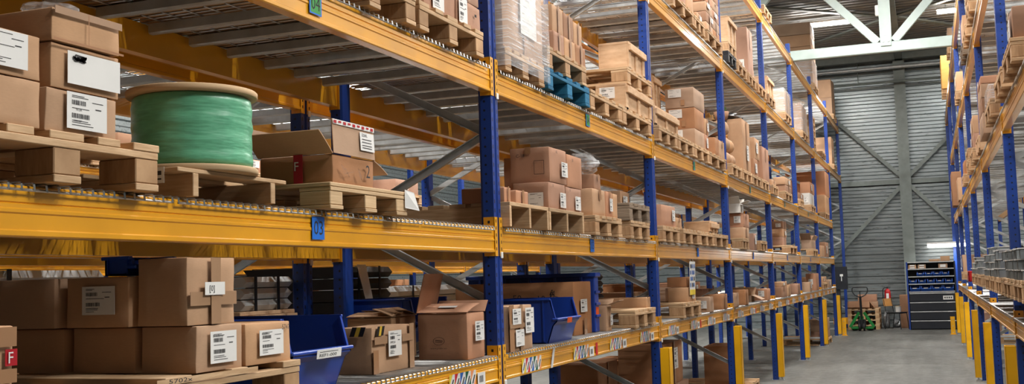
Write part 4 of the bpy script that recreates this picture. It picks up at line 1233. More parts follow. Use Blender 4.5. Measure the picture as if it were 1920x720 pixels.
for it in ITEMS:
    key, kind, xf, d, y0, y1, z0, z1 = it
    w, h = y1-y0, z1-z0; x0, x1 = xr(it); loc = ((x0+x1)/2, (y0+y1)/2, z0); rk = rackof(it)
    lab = auto_label(it); cat = {'box': 'carton', 'bin': 'bin', 'crate': 'crate', 'tote': 'tote', 'wrap': 'carton', 'steel': 'steel profiles', 'blacksteel': 'steel profiles', 'sack': 'sack', 'redcrate': 'crate', 'ply': 'crate'}.get(kind, 'pallet')
    grp = group_of(it); sd = sum(ord(c)*(i+3) for i, c in enumerate(key))
    if cat == 'pallet':
        m, s = {'bluepal': ('wood_blue', 'wood_blue'), 'blackpal': ('black', 'black'), 'oldpal': ('wood_old', 'wood_old'), 'plypal': ('ply', 'ply')}.get(kind, ('wood', 'wood_side'))
        if kind == 'strpal': m, s = 'wood', 'wood'
        o = pallet(loc, w, d, h, m, s, near(key) and rk == 'left', kind)
    elif kind == 'crate': o = crate(w, d, h, loc)
    elif kind == 'ply':
        o = empty('plywood_case', loc); e = MB(); e.box(-d/2, d/2, -w/2, w/2, .1, h, 'plyc', .004); e.build('body', o)
        for y in (-w*.4, 0, w*.4):
            e = MB(); e.box(-d/2, d/2, y-.05, y+.05, 0, .1, 'wood', .003); e.build('skid', o)
    elif kind == 'bin': o = bin_open(w, d, h, loc, card='orange' if key == 'B1bin' else 'paper', small=key in ('A1cbin', 'A1z2', 'B1z', 'S3d'), rot=PI if rk == 'right' else 0)
    elif kind == 'tote':
        o = empty('plastic_tote', loc); e = MB(); e.box(-d/2, d/2, -w/2, w/2, 0, h, 'bin', .006)
        for x in (-.4, -.2, 0, .2, .4): e.box(x*d-.01, x*d+.01, -w/2-.012, w/2+.006, 0, h*.97, 'bin', .003)
        e.box(-d/2-.015, d/2+.015, -w/2-.015, w/2+.012, h-.03, h, 'bin', .004); e.build('shell', o)
        for z in (.25, .45, .65): 
            q = MB(); q.box(d/2, d/2+.012, -w/2, w/2, h*z, h*z+.02, 'bin', .003); q.build('rib', o)
        q = MB(); q.box(d/2, d/2+.002, -w*.35, w*.35, h*.28, h*.42, 'orange'); k = q.build('label_card', o); k['label'] = 'orange card'
    elif kind == 'redcrate':
        o = empty('plastic_crate', loc, PI if rk == 'right' else 0); e = MB()
        for y in (-w/2, w/2-.012): e.box(-d/2, d/2, y, y+.012, 0, h, 'red', .003)
        for x in (-d/2, d/2-.012): e.box(x, x+.012, -w/2, w/2, 0, h, 'red', .003)
        e.box(-d/2, d/2, -w/2, w/2, 0, .012, 'red'); e.build('shell', o)
        q = MB(); q.box(d/2, d/2+.004, -w*.18, w*.18, h*.55, h*.8, 'black', .002); k = q.build('hand_hole', o)
    elif kind in ('steel', 'blacksteel'):
        o = (profiles_along if rk == 'behind' else profiles)(w, d, h, loc, 'profile_black' if kind == 'blacksteel' else 'profile_grey' if rk == 'right' else 'profile')
    elif kind == 'sack': o = sack(w, d, h, loc)
    elif kind == 'wrap':
        n = 2 if h > .45 else 1; o = None
        for i in range(n):
            hh = h/n; k = carton_shell(w, d, hh-.003, 'card_tan', 4, .004, seed=sd+i).build('carton', None, (loc[0], loc[1], z0+i*hh))
            tag(k, ('lower ' if i == 0 else 'upper ')*(n > 1)+lab, 'carton', 'film wrapped cartons'); OBJ[key+'ab'[i]] = k
            q = MB(); f = Face((d/2, -w/2, 0), (0, 1, 0), (0, 0, 1), w, hh); f.rect(q, w*.47, w*.53, 0, hh, .009, 'tape', .001); q.build('tape', k)
        dz = .115 if key == 'B3a1' else 0
        film_wrap(x0-.006, x1+(.026 if dz else .006), y0-.006, y1+.006, z0-dz, z1, 'clear stretch film round '+lab.replace('film wrapped carton', 'tall carton'), cat='stretch film')
        continue
    else:
        big = near(key) and rk == 'left'; op = key in OPEN
        amp = .006
        m = tint(it)
        o = carton_shell(w-.005, d-.005, h-.003, m, 5 if big else 3, amp, op, sd).build('carton', None, loc)
        hx, hy = d/2, w/2
        F = Face((hx, -hy, 0), (0, 1, 0), (0, 0, 1), w, h) if rk != 'right' else Face((-hx, hy, 0), (0, -1, 0), (0, 0, 1), w, h)
        S = Face((-hx, -hy, 0), (1, 0, 0), (0, 0, 1), d, h)
        OBJ[key] = (o, F, S, w, d, h)
        r = random.Random(sd)
        if key not in SPECIAL:
            if not op and r.random() < .75:
                q = MB(); tw = min(.05, w*.16); F.rect(q, w/2-tw/2, w/2+tw/2, h*(0 if r.random() < .4 else .6), h, .007, 'tape', .001)
                if not op: q.box(-hx+.004, hx-.004, -tw/2, tw/2, h-.005, h-.0022, 'tape')
                q.build('tape', o)
            if r.random() < .5:
                ff, ww = (F, w) if r.random() < .6 or rk != 'left' else (S, d)
                lw = min(.16, ww*.42); lh = min(.2, h*.5, lw*1.3); ship_label(ff, ww*r.uniform(.1, .5), h*r.uniform(.15, .4), lw, lh, o, seed=sd, off=.008)
        if op and key not in ('A2c1', 'A1p', 'A1z'):
            flap(o, (hx, -hy, h), (hx, hy, h), min(.2, d*.5), r.choice((-25, 20, 60)), (1, 0, 0), m); key == 'B1o' or flap(o, (-hx, -hy, h), (hx, -hy, h), min(.2, w*.5), r.choice((15, 40)), (0, -1, 0), m)
            flap(o, (-hx, hy, h), (-hx, -hy, h), min(.2, d*.5), 70, (-1, 0, 0), m); flap(o, (hx, hy, h), (-hx, hy, h), min(.2, w*.5), 35, (0, 1, 0), m)
        tag(o, LOOK.get(key, lab), cat, grp)
        continue
    tag(o, LOOK.get(key, lab), cat, grp); OBJ[key] = o
# ------------------------------------------------------------------ print, tape and labels on the nearest cartons
def tp(key, face, a0, a1, b0, b1, m='tape_clear', name='tape', off=.006):
    o, F, S, w, d, h = OBJ[key]; f = F if face == 'F' else S; W = w if face == 'F' else d
    off = off-.001+.0014*len(o.children)
    e = MB(); f.rect(e, a0*W, a1*W, b0*h, b1*h, off, m, .0012); return e.build(name, o)
def top_tape(key, m='tape_clear', wd=.05):
    o, F, S, w, d, h = OBJ[key]; e = MB(); e.box(-d/2+.004, d/2-.004, -wd/2, wd/2, h-.004, h-.0012, m); e.build('tape', o)
def lb(key, face, a, b, wd, ht, texts=(), **kw):
    o, F, S, w, d, h = OBJ[key]; f = F if face == 'F' else S; W = w if face == 'F' else d
    return ship_label(f, a*W, b*h, wd*W, ht*h, o, texts=texts, seed=len(key)*7+ord(key[-1]), **kw)
def ink(key, face, txt, a, b, ht, m='ink', width=None, rot=0, name='marking', off=.0065):
    o, F, S, w, d, h = OBJ[key]; f = F if face == 'F' else S; W = w if face == 'F' else d
    off += .0014*len(o.children)
    e = MB(); f.text(e, txt, a*W, b*h, ht*h, off, m, None if width is None else width*W, rot); return e.build(name, o)
def scribble(key, face, a, b, wd, ht, n=9, m='ink', off=.0085, seed=3, lw=.003):
    o, F, S, w, d, h = OBJ[key]; f = F if face == 'F' else S; W = w if face == 'F' else d; r = random.Random(seed); off += .0014*len(o.children)
    e = MB(); pts = [((a+wd*r.random())*W, (b+ht*r.random())*h) for _ in range(n)]; f.line(e, pts, lw, off, m); e.build('scribble', o)
# 03 shelf, first pallet
lb('A2a2', 'F', .30, .14, .50, .78, bars=False, texts=(('213A', .08, .2, .06),)); lb('A2b2', 'F', .20, .12, .76, .72, bars=False, lines=False, lab='blank white label with a scribbled mark')
scribble('A2b2', 'F', .25, .62, .22, .16, 26, seed=4, lw=.0035)
lb('A2b1', 'F', .25, .10, .55, .84, texts=(('913A', .22, .50, .07), ('*000100*', .16, .2, .06)))
tp('A2b3', 'F', .02, .98, .78, 1.0); e = MB(); OBJ['A2a1'][1].rect(e, .03, .045, .07, .095, .008, 'dark'); e.build('hand_hole', OBJ['A2a1'][0])
o, F, S, w, d, h = OBJ['A2b3']; e = MB(); F.rect(e, .0, w, -.002, .004, .007, 'card_dark'); F.rect(e, w*.48, w*.49, 0, h, .0065, 'card_dark'); e.build('seam', o)
# 03 shelf, open carton on the plywood pallet
o, F, S, w, d, h = OBJ['A2c1']; hx, hy = d/2, w/2; m = 'card_tan'
fl = flap(o, (hx, -hy, h), (hx, hy, h), .135, 93, (1, 0, 0), m)
f = Face((hx+.004, -hy, h), (0, 1, 0), (-.052, 0, .9986), w, .135); e = MB()
for i in range(9):
    a = i*w/9; f.rect(e, a, a+w/9*.98, .115, .134, .004, 'paper'); f.rect(e, a+.004, a+w/9*.7, .118+.004*(i % 2), .130, .0055, 'tape_red')
e.build('fragile_tape', fl); e = MB(); f.rect(e, w*.62, w*.97, .03, .105, .005, 'paper', .001); f.text(e, '2254/L', w*.66, .088, .012, .0072, 'ink')
for b in (.040, .050, .063, .075): f.rect(e, w*.66, w*.9, b, b+.003, .0072, 'ink')
e.build('shipping_label', fl)
flap(o, (-hx, -hy, h), (hx, -hy, h), .13, 38, (0, -1, 0), m); flap(o, (hx, hy, h), (-hx, hy, h), .13, -22, (0, 1, 0), m); flap(o, (-hx, hy, h), (-hx, -hy, h), .15, 60, (-1, 0, 0), m)
ink('A2c1', 'F', '2', .72, .3, .45); tp('A2c1', 'S', .50, .62, .02, 1.0, 'tape_red'); ink('A2c1', 'S', 'F', .52, .45, .3, 'paper', off=.009)
scribble('A2c1', 'F', .1, .2, .3, .5, 6, 'card_dark', .0065); scribble('A2c1', 'F', .5, .15, .12, .5, 5, 'card_dark', .0065)
# lowest shelf, pallet of dark cartons
lb('A1b1', 'F', .25, .16, .55, .68, texts=(('Bowaflamar', .1, .82, .08),)); lb('A1b4', 'F', .25, .2, .52, .6, texts=(('Bowaflamar', .1, .82, .08),)); ink('A1b4', 'F', '5747', .74, .78, .12)
tp('A1c1', 'F', .02, .97, .28, .48, 'tape_clear'); tp('A1c1', 'F', .42, .62, 0, .98, 'tape_clear', off=.008)
o, F, S, w, d, h = OBJ['A1c1']; e = MB(); F.rect(e, w*.27, w*.68, h*.43, h*.62, .013, 'paper', .001); F.text(e, '[0]', w*.36, h*.46, h*.11, .0148, 'ink'); k = e.build('paper_note', o); k['label'] = 'white paper note with handwritten number'
lb('A1c2', 'S', .3, .25, .5, .55)
tp('A1f', 'F', .70, 1.0, .70, .82, 'tape_red'); ink('A1f', 'F', 'F', .76, .72, .08, 'paper', off=.008); tp('A1f', 'F', .72, 1.0, .42, .56, 'tape_red')
tp('A1f', 'F', .1, .95, .84, .98, 'tape'); tp('A1f', 'F', .1, .95, .58, .68, 'tape')
tp('A1y', 'F', .0, .12, 0, .5, 'tape'); tp('A1y', 'F', .88, 1.0, 0, 1, 'tape_clear'); tp('A1y', 'F', .02, .32, .62, .78, 'tape_clear'); tp('A1y', 'F', .68, .97, .62, .78, 'tape_clear')
lb('A1y', 'F', .33, .33, .32, .55, texts=(('-09-02-28', .1, .5, .08), ('0072', .1, .1, .08)))
o, F, S, w, d, h = OBJ['A1y']
for f, W, a in ((S, d, .45), (F, w, .06)):
    e = MB()
    for i in range(3):
        c = 'tape_black' if i % 2 == 0 else 'tape_yellow'; f.poly(e, [(a*W+i*.022, h*.80), (a*W+i*.022+.024, h*.80), (a*W+i*.022+.04, h*1.0), (a*W+i*.022+.016, h*1.0)], .008, c)
    k = e.build('hazard_tape', o); k['label'] = 'black and yellow striped tape'
o, F, S, w, d, h = OBJ['A1z']; hx, hy = d/2, w/2
flap(o, (-hx, -hy, h), (hx, -hy, h), w*.45, 172, (0, -1, 0), 'card_tan'); flap(o, (hx, hy, h), (-hx, hy, h), w*.45, 168, (0, 1, 0), 'card_tan'); flap(o, (hx, -hy, h), (hx, hy, h), .12, 160, (1, 0, 0), 'card_tan')
# lowest shelf, tall flapped printed carton
o, F, S, w, d, h = OBJ['A1p']; hx, hy = d/2, w/2; m = 'card_pink'
flap(o, (-hx, hy, h), (-hx, -hy, h), .21, 104, (-1, 0, 0), m); k = flap(o, (-hx, -hy, h), (hx, -hy, h), .17, 166, (0, -1, 0), m); flap(o, (hx, hy, h), (-hx, hy, h), .075, 50, (0, 1, 0), m)
f = Face((-hx*.3, -hy+.05, h+.022), (1, 0, 0), (0, 1, .25), .1, .05); e = MB(); f.rect(e, 0, .1, 0, .03, .004, 'paper', .001); e.build('paper_note', k)
ink('A1p', 'S', 'www.prefer.eu', .28, .22, .045, 'ink_brown', .32)
e = MB(); n = 28
for r0, r1 in ((.030, .033), ):
    for i in range(n):
        a, b_ = 2*PI*i/n, 2*PI*(i+1)/n; cx, cy = d*.44, h*.40; q = .62
        S.poly(e, [(cx+r0*math.cos(a), cy+q*r0*math.sin(a)), (cx+r1*math.cos(a), cy+q*r1*math.sin(a)), (cx+r1*math.cos(b_), cy+q*r1*math.sin(b_)), (cx+r0*math.cos(b_), cy+q*r0*math.sin(b_))], .0065, 'ink_brown')
S.line(e, [(d*.44-.02, h*.42), (d*.44+.022, h*.40)], .004, .0065, 'ink_brown'); S.line(e, [(d*.44-.022, h*.385), (d*.44+.02, h*.37)], .003, .0065, 'ink_brown'); e.build('printed_emblem', o)
lb('A1p', 'F', .30, .38, .50, .42, texts=(('-0RP: AZ', .1, .52, .1),))
# 04 shelf and second bay
lb('A3b1', 'F', .22, .08, .35, .9, seed=None) if False else lb('A3b1', 'F', .22, .08, .35, .9)
lb('A3b2', 'F', .05, .06, .32, .92)
o, F, S, w, d, h = OBJ['A3b2']; e = MB(); F.rect(e, w*.66, w*.74, h*.52, h*.62, .007, 'dark'); e.build('hand_hole', o)
tp('B1a', 'F', 0, .18, 0, 1, 'tape'); tp('B1a', 'F', .42, .54, 0, 1); tp('B1a', 'F', 0, 1, .5, .6)
lb('B1a', 'F', .10, .58, .34, .34, bars=True); lb('B1a', 'F', .2, .1, .34, .36, bars=False); lb('B1a', 'F', .60, .36, .36, .56)
ink('B1t', 'S', '50', .50, .64, .13); ink('B1t', 'S', '10', .71, .62, .13); scribble('B1t', 'S', .80, .6, .11, .26, 14, seed=8, lw=.004, off=.0065); lb('B1t', 'F', .28, .42, .36, .24); tp('B1t', 'F', .44, .6, 0, .3, 'tape')
ink('B2b3', 'S', 'C-18', .18, .72, .09); tp('B2b3', 'S', .40, .54, .8, 1.0, 'tape'); ink('B2b3', 'F', '6Q', .28, .82, .09); lb('B2b3', 'F', .58, .2, .36, .42); ink('B2b4', 'F', '2B', .25, .78, .09)
o, F, S, w, d, h = OBJ['B2b3']; e = MB(); S.line(e, [(d*.62, h*.22), (d*.86, h*.22), (d*.86, h*.6), (d*.62, h*.6), (d*.62, h*.22)], .003, .0065, 'ink_brown'); e.build('printed_frame', o)
lb('B2b1', 'F', .6, .1, .34, .55); ink('B2b1', 'F', '10', .14, .8, .1); lb('B2b1', 'S', .45, .1, .4, .5, bars=False); lb('B2b2', 'F', .52, .1, .34, .55); ink('B2b2', 'F', '03', .15, .8, .1)
for k in ('B2a1', 'B2a2', 'B3c1', 'B3c2', 'B3c3', 'B3d1', 'B3d2', 'B3d3'): tp(k, 'F', .4, .55, 0, 1, 'tape')
for k in ('C3c1', 'C3c2', 'C3c3'): lb(k, 'S', .12, .52, .45, .4, bars=False); top_tape(k)
tp('C3c3', 'S', .55, .68, .1, .38, 'tape'); tp('C3c2', 'S', .55, .68, .1, .38, 'tape')
lb('C1a1', 'F', .45, .2, .3, .6); lb('C2a1', 'F', .7, .3, .2, .5)
# address label on the crate of the second bay and hand lettering on a pallet
def on_crate(key, a, b, wd, ht):
    it = BYK[key]; w, d, h = it[5]-it[4], it[3], it[7]-it[6]; S = Face((-d/2, -w/2, 0), (1, 0, 0), (0, 0, 1), d, h)
    ship_label(S, a*d, b*h, wd*d, ht*h, OBJ[key], seed=5, off=.002)
on_crate('B3e1', .15, .45, .5, .42)
it = BYK['A1a']; e = MB(); w, d, h = it[5]-it[4], it[3], it[7]-it[6]; f = Face((d/2, -w/2, 0), (0, 1, 0), (0, 0, 1), w, h)
f.rect(e, w*.42, w*.8, h-.020, h-.002, .004, 'wood', .0012); f.text(e, '5702x', w*.46, h-.017, .013, .0056, 'ink', .11); e.build('marking', OBJ['A1a'])
it = BYK['A2b']; e = MB(); w, d, h = it[5]-it[4], it[3], it[7]-it[6]; f = Face((-d/2, -w/2, 0), (1, 0, 0), (0, 0, 1), d, h)
f.rect(e, d-.12, d-.05, .04, .09, .001, 'paper', .001); f.rect(e, d-.11, d-.06, .05, .055, .003, 'ink'); f.rect(e, d-.11, d-.06, .065, .078, .003, 'ink'); e.build('stamp', OBJ['A2b'])
it = BYK['A2c']; e = MB(); w, d, h = it[5]-it[4], it[3], it[7]-it[6]; e.slab([(d/2+.004, w/2-.03, h-.07), (d/2+.03, w/2+.06, h-.08), (d/2+.012, w/2+.045, h+.0), (d/2+.004, w/2-.03, h+.01)], .001, 'paper'); k = e.build('paper_tag', OBJ['A2c']); k['label'] = 'torn white paper tag'
o = OBJ['B3a1a'];
def sheet_on(key, k):
    it = BYK[key]; w, d, h = it[5]-it[4], it[3], it[7]-it[6]; e = MB(); f = Face((d/2+.013, -w/2, 0), (0, 1, 0), (.0, 0, 1), w, h)
    f.rect(e, w*.38, w*.78, h*.12, h*.62, 0, 'paper', .001)
    for i in range(9): f.rect(e, w*.43, w*(.43+.04*((i*5) % 7+1)), h*(.56-.045*i), h*(.563-.045*i), .002, 'ink')
    k = e.build('paper_sheet', k); k['label'] = 'white paper sheet under the film'
sheet_on('B3a1', OBJ['B3a1a'])
k = OBJ['K1q']; it = BYK['K1q']; w, d, h = it[5]-it[4], it[3], it[7]-it[6]; e = MB()
e.slab([(d/2+.006, -.20, h+.01), (d/2+.05, -.10, h*.05), (d/2+.05, .0, h*-.02), (d/2+.006, -.08, h+.01)], .001, 'paper')
q = e.build('paper_tag', k); q['label'] = 'white paper tag hanging from the bundle'

# ------------------------------------------------------------------ single things on the shelves
# green wrapped cable drum
r = tag(empty('cable_drum', (-.12, -2.485, 1.978)), 'wooden cable drum wrapped in green film on the first bay stringer pallet', 'cable drum')
R0, R1, H = .217, .196, .284
e = MB(); e.lathe([(.02, 0), (R0-.004, 0), (R0, .004), (R0, .018), (R0-.004, .022), (.02, .022)], 'ply', 56); e.build('flange', r)
e = MB(); e.lathe([(.02, H-.022), (R0-.004, H-.022), (R0, H-.018), (R0, H-.004), (R0-.004, H), (.03, H)], 'ply', 56); e.build('flange', r)
e = MB(); pr = [(R1-.015, .022)]+[(R1+.004*math.sin(i*1.7)*.4, .03+(H-.06)*i/14) for i in range(15)]+[(R1-.015, H-.022)]; n = 72; k = len(pr)
vs = []
for i in range(n):
    a = 2*PI*i/n
    for rr, z in pr:
        q = rr+noise.noise(Vector((math.cos(a)*2.2, math.sin(a)*2.2, z*12)))*.004+max(0, noise.noise(Vector((math.cos(a)*2.5, math.sin(a)*2.5+4, z*30)))-.25)*.012; vs.append((q*math.cos(a), q*math.sin(a), z))
e.add(vs, [(i*k+t, ((i+1) % n)*k+t, ((i+1) % n)*k+t+1, i*k+t+1) for i in range(n) for t in range(k-1)], 'wrap_green', True); e.build('film_wrap', r)
e = MB(); e.tube((0, 0, H-.03), (0, 0, H+.012), .035, 'wood', 16); e.build('hub', r)
def blob(name, c, s, m, label, cat, seed=0, amp=.35, nz=3.5, parent=None):
    e = MB(); n, k = 22, 12; vs = []; fs = []
    for j in range(k+1):
        t = -PI/2+PI*j/k
        for i in range(n):
            a = 2*PI*i/n; p = Vector((math.cos(t)*math.cos(a), math.cos(t)*math.sin(a), math.sin(t)))
            q = 1+amp*noise.noise(p*nz*.5+Vector((seed, 0, 0)))+amp*.4*noise.noise(p*nz*2+Vector((seed, 3, 0)))
            z = p.z*q*s[2]; vs.append((p.x*q*s[0], p.y*q*s[1], max(z, -s[2]*.8)+s[2]*.8))
    for j in range(k):
        for i in range(n): fs.append((j*n+i, j*n+(i+1) % n, (j+1)*n+(i+1) % n, (j+1)*n+i))
    e.add(vs, fs, m, False); o = e.build(name, parent, c)
    return tag(o, label, cat) if parent is None else o
blob('plastic_bag', (-.13, -3.12, 2.362), (.10, .085, .035), 'film_bag', 'crumpled clear plastic bag on the top left carton', 'plastic bag', 3)
z = BYK['B2c4'][7]; blob('plastic_bag', (-.12, 2.0, z), (.12, .09, .085), 'film_bag', 'clear plastic bag heaped on a carton of the second bay', 'plastic bag', 8)
z = BYK['D3b1'][7]; blob('black_bag', (-.20, 8.9, z+.012), (.16, .3, .055), 'black', 'black plastic bag lying on the tall narrow carton', 'plastic bag', 5)
z = BYK['D3a5'][7]
r = tag(empty('leafy_plant', (-.1, 7.8, z)), 'small leafy green plant in a brown pot on the paper sacks', 'plant')
e = MB(); e.lathe([(.0, 0), (.07, 0), (.095, .1), (.085, .1), (.08, .085), (0, .085)], 'card_dark', 18); e.build('pot', r)
e = MB(); rr = random.Random(2)
for i in range(22):
    a = rr.random()*2*PI; t = rr.uniform(.3, 1.1); u = Vector((math.cos(a)*math.sin(t), math.sin(a)*math.sin(t), math.cos(t))); s = u.cross(Vector((0, 0, 1))).normalized()*.018; p = Vector((0, 0, .085))
    l = rr.uniform(.07, .13); e.add([p, p+u*l*.5+s, p+u*l-Vector((0, 0, .01)), p+u*l*.5-s], [(0, 1, 2, 3)], 'leaf')
e.build('foliage', r)
# drum on the third bay crates
z = BYK['C3a2'][7]
r = tag(empty('cable_drum', (-.62, 5.45, z)), 'bare wooden cable drum on the crates of the third left bay', 'cable drum')
for z0 in (0, .15):
    e = MB(); e.lathe([(.02, z0), (.20, z0), (.20, z0+.02), (.02, z0+.02)], 'ply', 32); e.build('flange', r)
e = MB(); e.tube((0, 0, .02), (0, 0, .15), .11, 'card_white', 20); e.build('barrel', r)
# hanging placard of the third bay
r = tag(empty('hanging_placard', (.03, 4.98, 1.40)), 'printed blue and yellow placard hanging in the third left bay', 'placard')
e = MB(); f = Face((0, -.13, 0), (0, 1, 0), (.03, 0, 1), .26, .32); f.rect(e, 0, .26, 0, .32, 0, 'paper', .002); f.rect(e, .0, .26, 0, .05, .003, 's_yellow')
for i in range(12):
    u, v = .02+.075*(i % 3)+.01*(i % 2), .07+.06*(i//3); f.poly(e, [(u, v), (u+.055, v+.01), (u+.045, v+.048), (u-.004, v+.04)], .003, ('print_blue', 'ink', 'print_blue', 's_blue')[i % 4])
e.build('card', r); e = MB(); e.tube((.008, -.06, .32), (.0, -.06, .345), .003, 'wire', 6); e.tube((.008, .06, .32), (.0, .06, .345), .003, 'wire', 6); e.build('hook', r)

# ------------------------------------------------------------------ the end of the aisle
def pallet_row(x, y, z, i, n):
    o = pallet((x, y, z), .8, 1.2, .136, 'wood', 'wood_side', False, 'pal'); o.rotation_euler = (0, 0, -PI/2)
    tag(o, '%s wooden pallet of the stack behind the green pallet truck' % ROW[4][i], 'pallet', 'pallets stacked at the end wall')
for i in range(4): pallet_row(.45, 25.55, .137*i, i, 4)
zt = .548
def wall_carton(x0, x1, y0, y1, z0, z1, m, label, op=False, grp='cartons at the end wall'):
    k = carton_shell(y1-y0, x1-x0, z1-z0, m, 3, .006, op, int(x0*100)).build('carton', None, ((x0+x1)/2, (y0+y1)/2, z0)); tag(k, label, 'carton', grp); return k
k = wall_carton(.06, .62, 24.98, 25.45, zt, zt+.19, 'card_dark', 'open dark brown carton on the pallet stack behind the green truck', True)
flap(k, (-.28, -.235, .19), (.28, -.235, .19), .16, -70, (0, -1, 0), 'card_dark'); flap(k, (.28, -.235, .19), (.28, .235, .19), .2, -55, (1, 0, 0), 'card_dark')
wall_carton(.30, .80, 25.5, 25.95, zt, zt+.17, 'card_tan', 'lower tan carton behind the open one on the pallet stack'); wall_carton(.30, .78, 25.5, 25.95, zt+.172, zt+.36, 'card_pink', 'upper brown carton behind the open one on the pallet stack')
# pallet truck
r = tag(empty('pallet_truck', (.44, 24.35, 0)), 'green hand pallet truck with black loop handle before the end wall', 'pallet truck')
e = MB(); hp = [(-.13, .93), (-.19, 1.02), (-.19, 1.10), (-.16, 1.13), (.16, 1.13), (.19, 1.10), (.19, 1.02), (.13, .93), (.03, .88), (-.03, .88), (-.13, .93)]
e.path([(a, -.18, b) for a, b in hp], .014, 'black', 8); e.build('handle', r)
e = MB(); e.tube((0, -.06, .32), (0, -.175, .90), .03, 'black', 10); e.build('tiller', r)
e = MB(); e.tube((0, -.18, .9), (0, -.2, 1.03), .012, 'black', 6); e.tube((0, -.2, 1.03), (.06, -.2, 1.02), .008, 'black', 6); e.build('release_lever', r)
e = MB()
for s in (-1, 1): e.slab([(s*.03, -.02, .46), (s*.27, -.02, .08), (s*.27, .03, .08), (s*.03, .03, .46)] if s < 0 else [(s*.27, -.02, .08), (s*.03, -.02, .46), (s*.03, .03, .46), (s*.27, .03, .08)], -.07, 'green')
e.box(-.27, .27, -.02, .05, .05, .10, 'green', .006); e.box(-.10, .10, -.03, .03, .10, .30, 'black', .008); e.box(-.05, .05, -.05, .03, .28, .38, 'green', .01); e.build('chassis', r)
for s in (-1, 1):
    e = MB(); e.box(s*.19-.08, s*.19+.08, .05, 1.2, .03, .085, 'green', .008); e.build('fork', r)
    e = MB(); e.tube((s*.19-.03, 1.05, .041), (s*.19+.03, 1.05, .041), .04, 'rubber', 16); e.build('roller', r)
    e = MB(); e.tube((s*.055-.025, -.06, .1), (s*.055+.025, -.06, .1), .1, 'rubber', 20); e.build('steer_wheel', r)
e = MB(); e.tube((0, -.06, .10), (0, -.06, .30), .04, 'black', 12); e.build('pump', r)
# fire extinguisher on the wall
r = tag(empty('fire_extinguisher', (1.045, 26.12, .62)), 'red fire extinguisher with black hose hung on the end wall', 'fire extinguisher')
e = MB(); e.lathe([(0, 0), (.06, 0), (.078, .02), (.078, .34), (.062, .39), (.03, .41), (.03, .425), (0, .425)], 'red', 24); e.build('cylinder', r)
e = MB(); e.box(-.02, .02, -.02, .02, .425, .47, 'black', .004); e.box(-.012, .09, -.012, .012, .46, .475, 'black', .003); e.box(-.012, .075, -.012, .012, .435, .447, 'black', .003); e.build('valve', r)
e = MB(); e.path([(-.02, 0, .45), (-.08, 0, .45), (-.12, 0, .40), (-.125, 0, .2), (-.12, 0, -.02), (-.06, -.03, -.05)], .012, 'rubber', 8); e.build('hose', r)
e = MB(); e.quad([(-.035, -.0795, .12), (.035, -.0795, .12), (.035, -.0795, .3), (-.035, -.0795, .3)], 'paper'); k = e.build('instruction_label', r)
e = MB(); e.box(-.03, .03, .06, .12, .1, .14, 'black'); e.build('bracket', r)
# chair
r = tag(empty('chair', (1.28, 25.05, 0), -.55), 'old chair with plywood back and tubular legs by the bin shelves', 'chair')
e = MB(); e.slab([(-.17, -.19, .43), (.21, -.19, .43), (.21, .19, .43), (-.17, .19, .43)], .016, 'black'); e.build('seat', r)
e = MB(); e.slab([(-.235, -.19, .60), (-.235, .19, .60), (-.275, .19, .80), (-.275, -.19, .80)], .014, 'seat'); k = e.build('backrest', r); k['label'] = 'light plywood backrest'
for s in (-1, 1):
    e = MB(); e.path([(-.26, s*.17, .79), (-.20, s*.17, .47), (-.17, s*.17, .42), (-.25, s*.18, .0)], .011, 'black', 8); e.build('leg', r)
    e = MB(); e.path([(.19, s*.17, .43), (.23, s*.18, .0)], .011, 'black', 8); e.build('leg', r)
e = MB(); e.path([(-.17, -.17, .42), (.19, -.17, .42), (.19, .17, .42), (-.17, .17, .42), (-.17, -.17, .42)], .01, 'black', 6); e.build('seat_frame', r)
r = tag(empty('wire_spool', (1.33, 25.0, .449)), 'white wound spool standing on the old chair', 'spool')
e = MB(); e.tube((0, 0, 0), (0, 0, .15), .07, 'card_white', 20); e.build('winding', r); e = MB(); e.tube((0, 0, .15), (0, 0, .16), .075, 'ply', 20); e.build('flange', r)
wall_carton(1.36, 1.57, 25.5, 25.9, 0, .88, 'card_dark', 'tall dark carton leaning by the bin shelves behind the chair')
blob('film_roll', (1.0, 25.62, .0), (.09, .2, .25), 'foil', 'grey bale of plastic film beside the pallet stack', 'plastic film', 6, .2)
blob('film_heap', (1.24, 26.0, .0), (.1, .1, .12), 'foil', 'heap of grey film on the floor under the extinguisher', 'plastic film', 9, .5)
# bin shelves
r = tag(empty('bin_shelving', (2.18, 24.85, 0)), 'dark steel shelving of small blue bins by the end wall', 'shelving')
hx = .575
for s in (-1, 1):
    e = MB(); e.box(s*hx-.02, s*hx+.02, -.25, .25, 0, 1.74, 'cabinet' if s > 0 else 'blue_plain', .004); e.build('side_panel', r)
for z in (.975, 1.175, 1.365, 1.56, 1.735):
    e = MB(); e.box(-hx+.02, hx-.02, -.25, .25, z-.02, z, 'cabinet', .002); e.box(-hx+.02, hx-.02, -.256, -.25, z-.02, z+.004, 'galv'); e.build('shelf', r)
e = MB(); e.box(-hx+.02, hx-.02, .24, .25, 0, 1.73, 'cabinet'); e.build('back_panel', r)
for i in range(4):
    e = MB(); z = .02+i*.235; e.box(-hx+.03, hx-.03, -.25, .2, z, z+.225, 'cabinet', .004); e.box(-hx+.03, hx-.03, -.262, -.25, z+.19, z+.215, 'galv', .002); d_ = e.build('drawer', r)
    e = MB(); e.box(.35, .47, -.266, -.262, z+.19, z+.21, 'paper'); e.build('label_strip', d_)
e = MB(); e.box(.26, .50, -.256, -.2505, .76, .86, 'paper'); 
for i in range(4): e.box(.29+.05*i, .32+.05*i, -.2575, -.256, .79, .83, 'ink')
k = e.build('notice', r); k['label'] = 'pale notice on the dark drawer front'
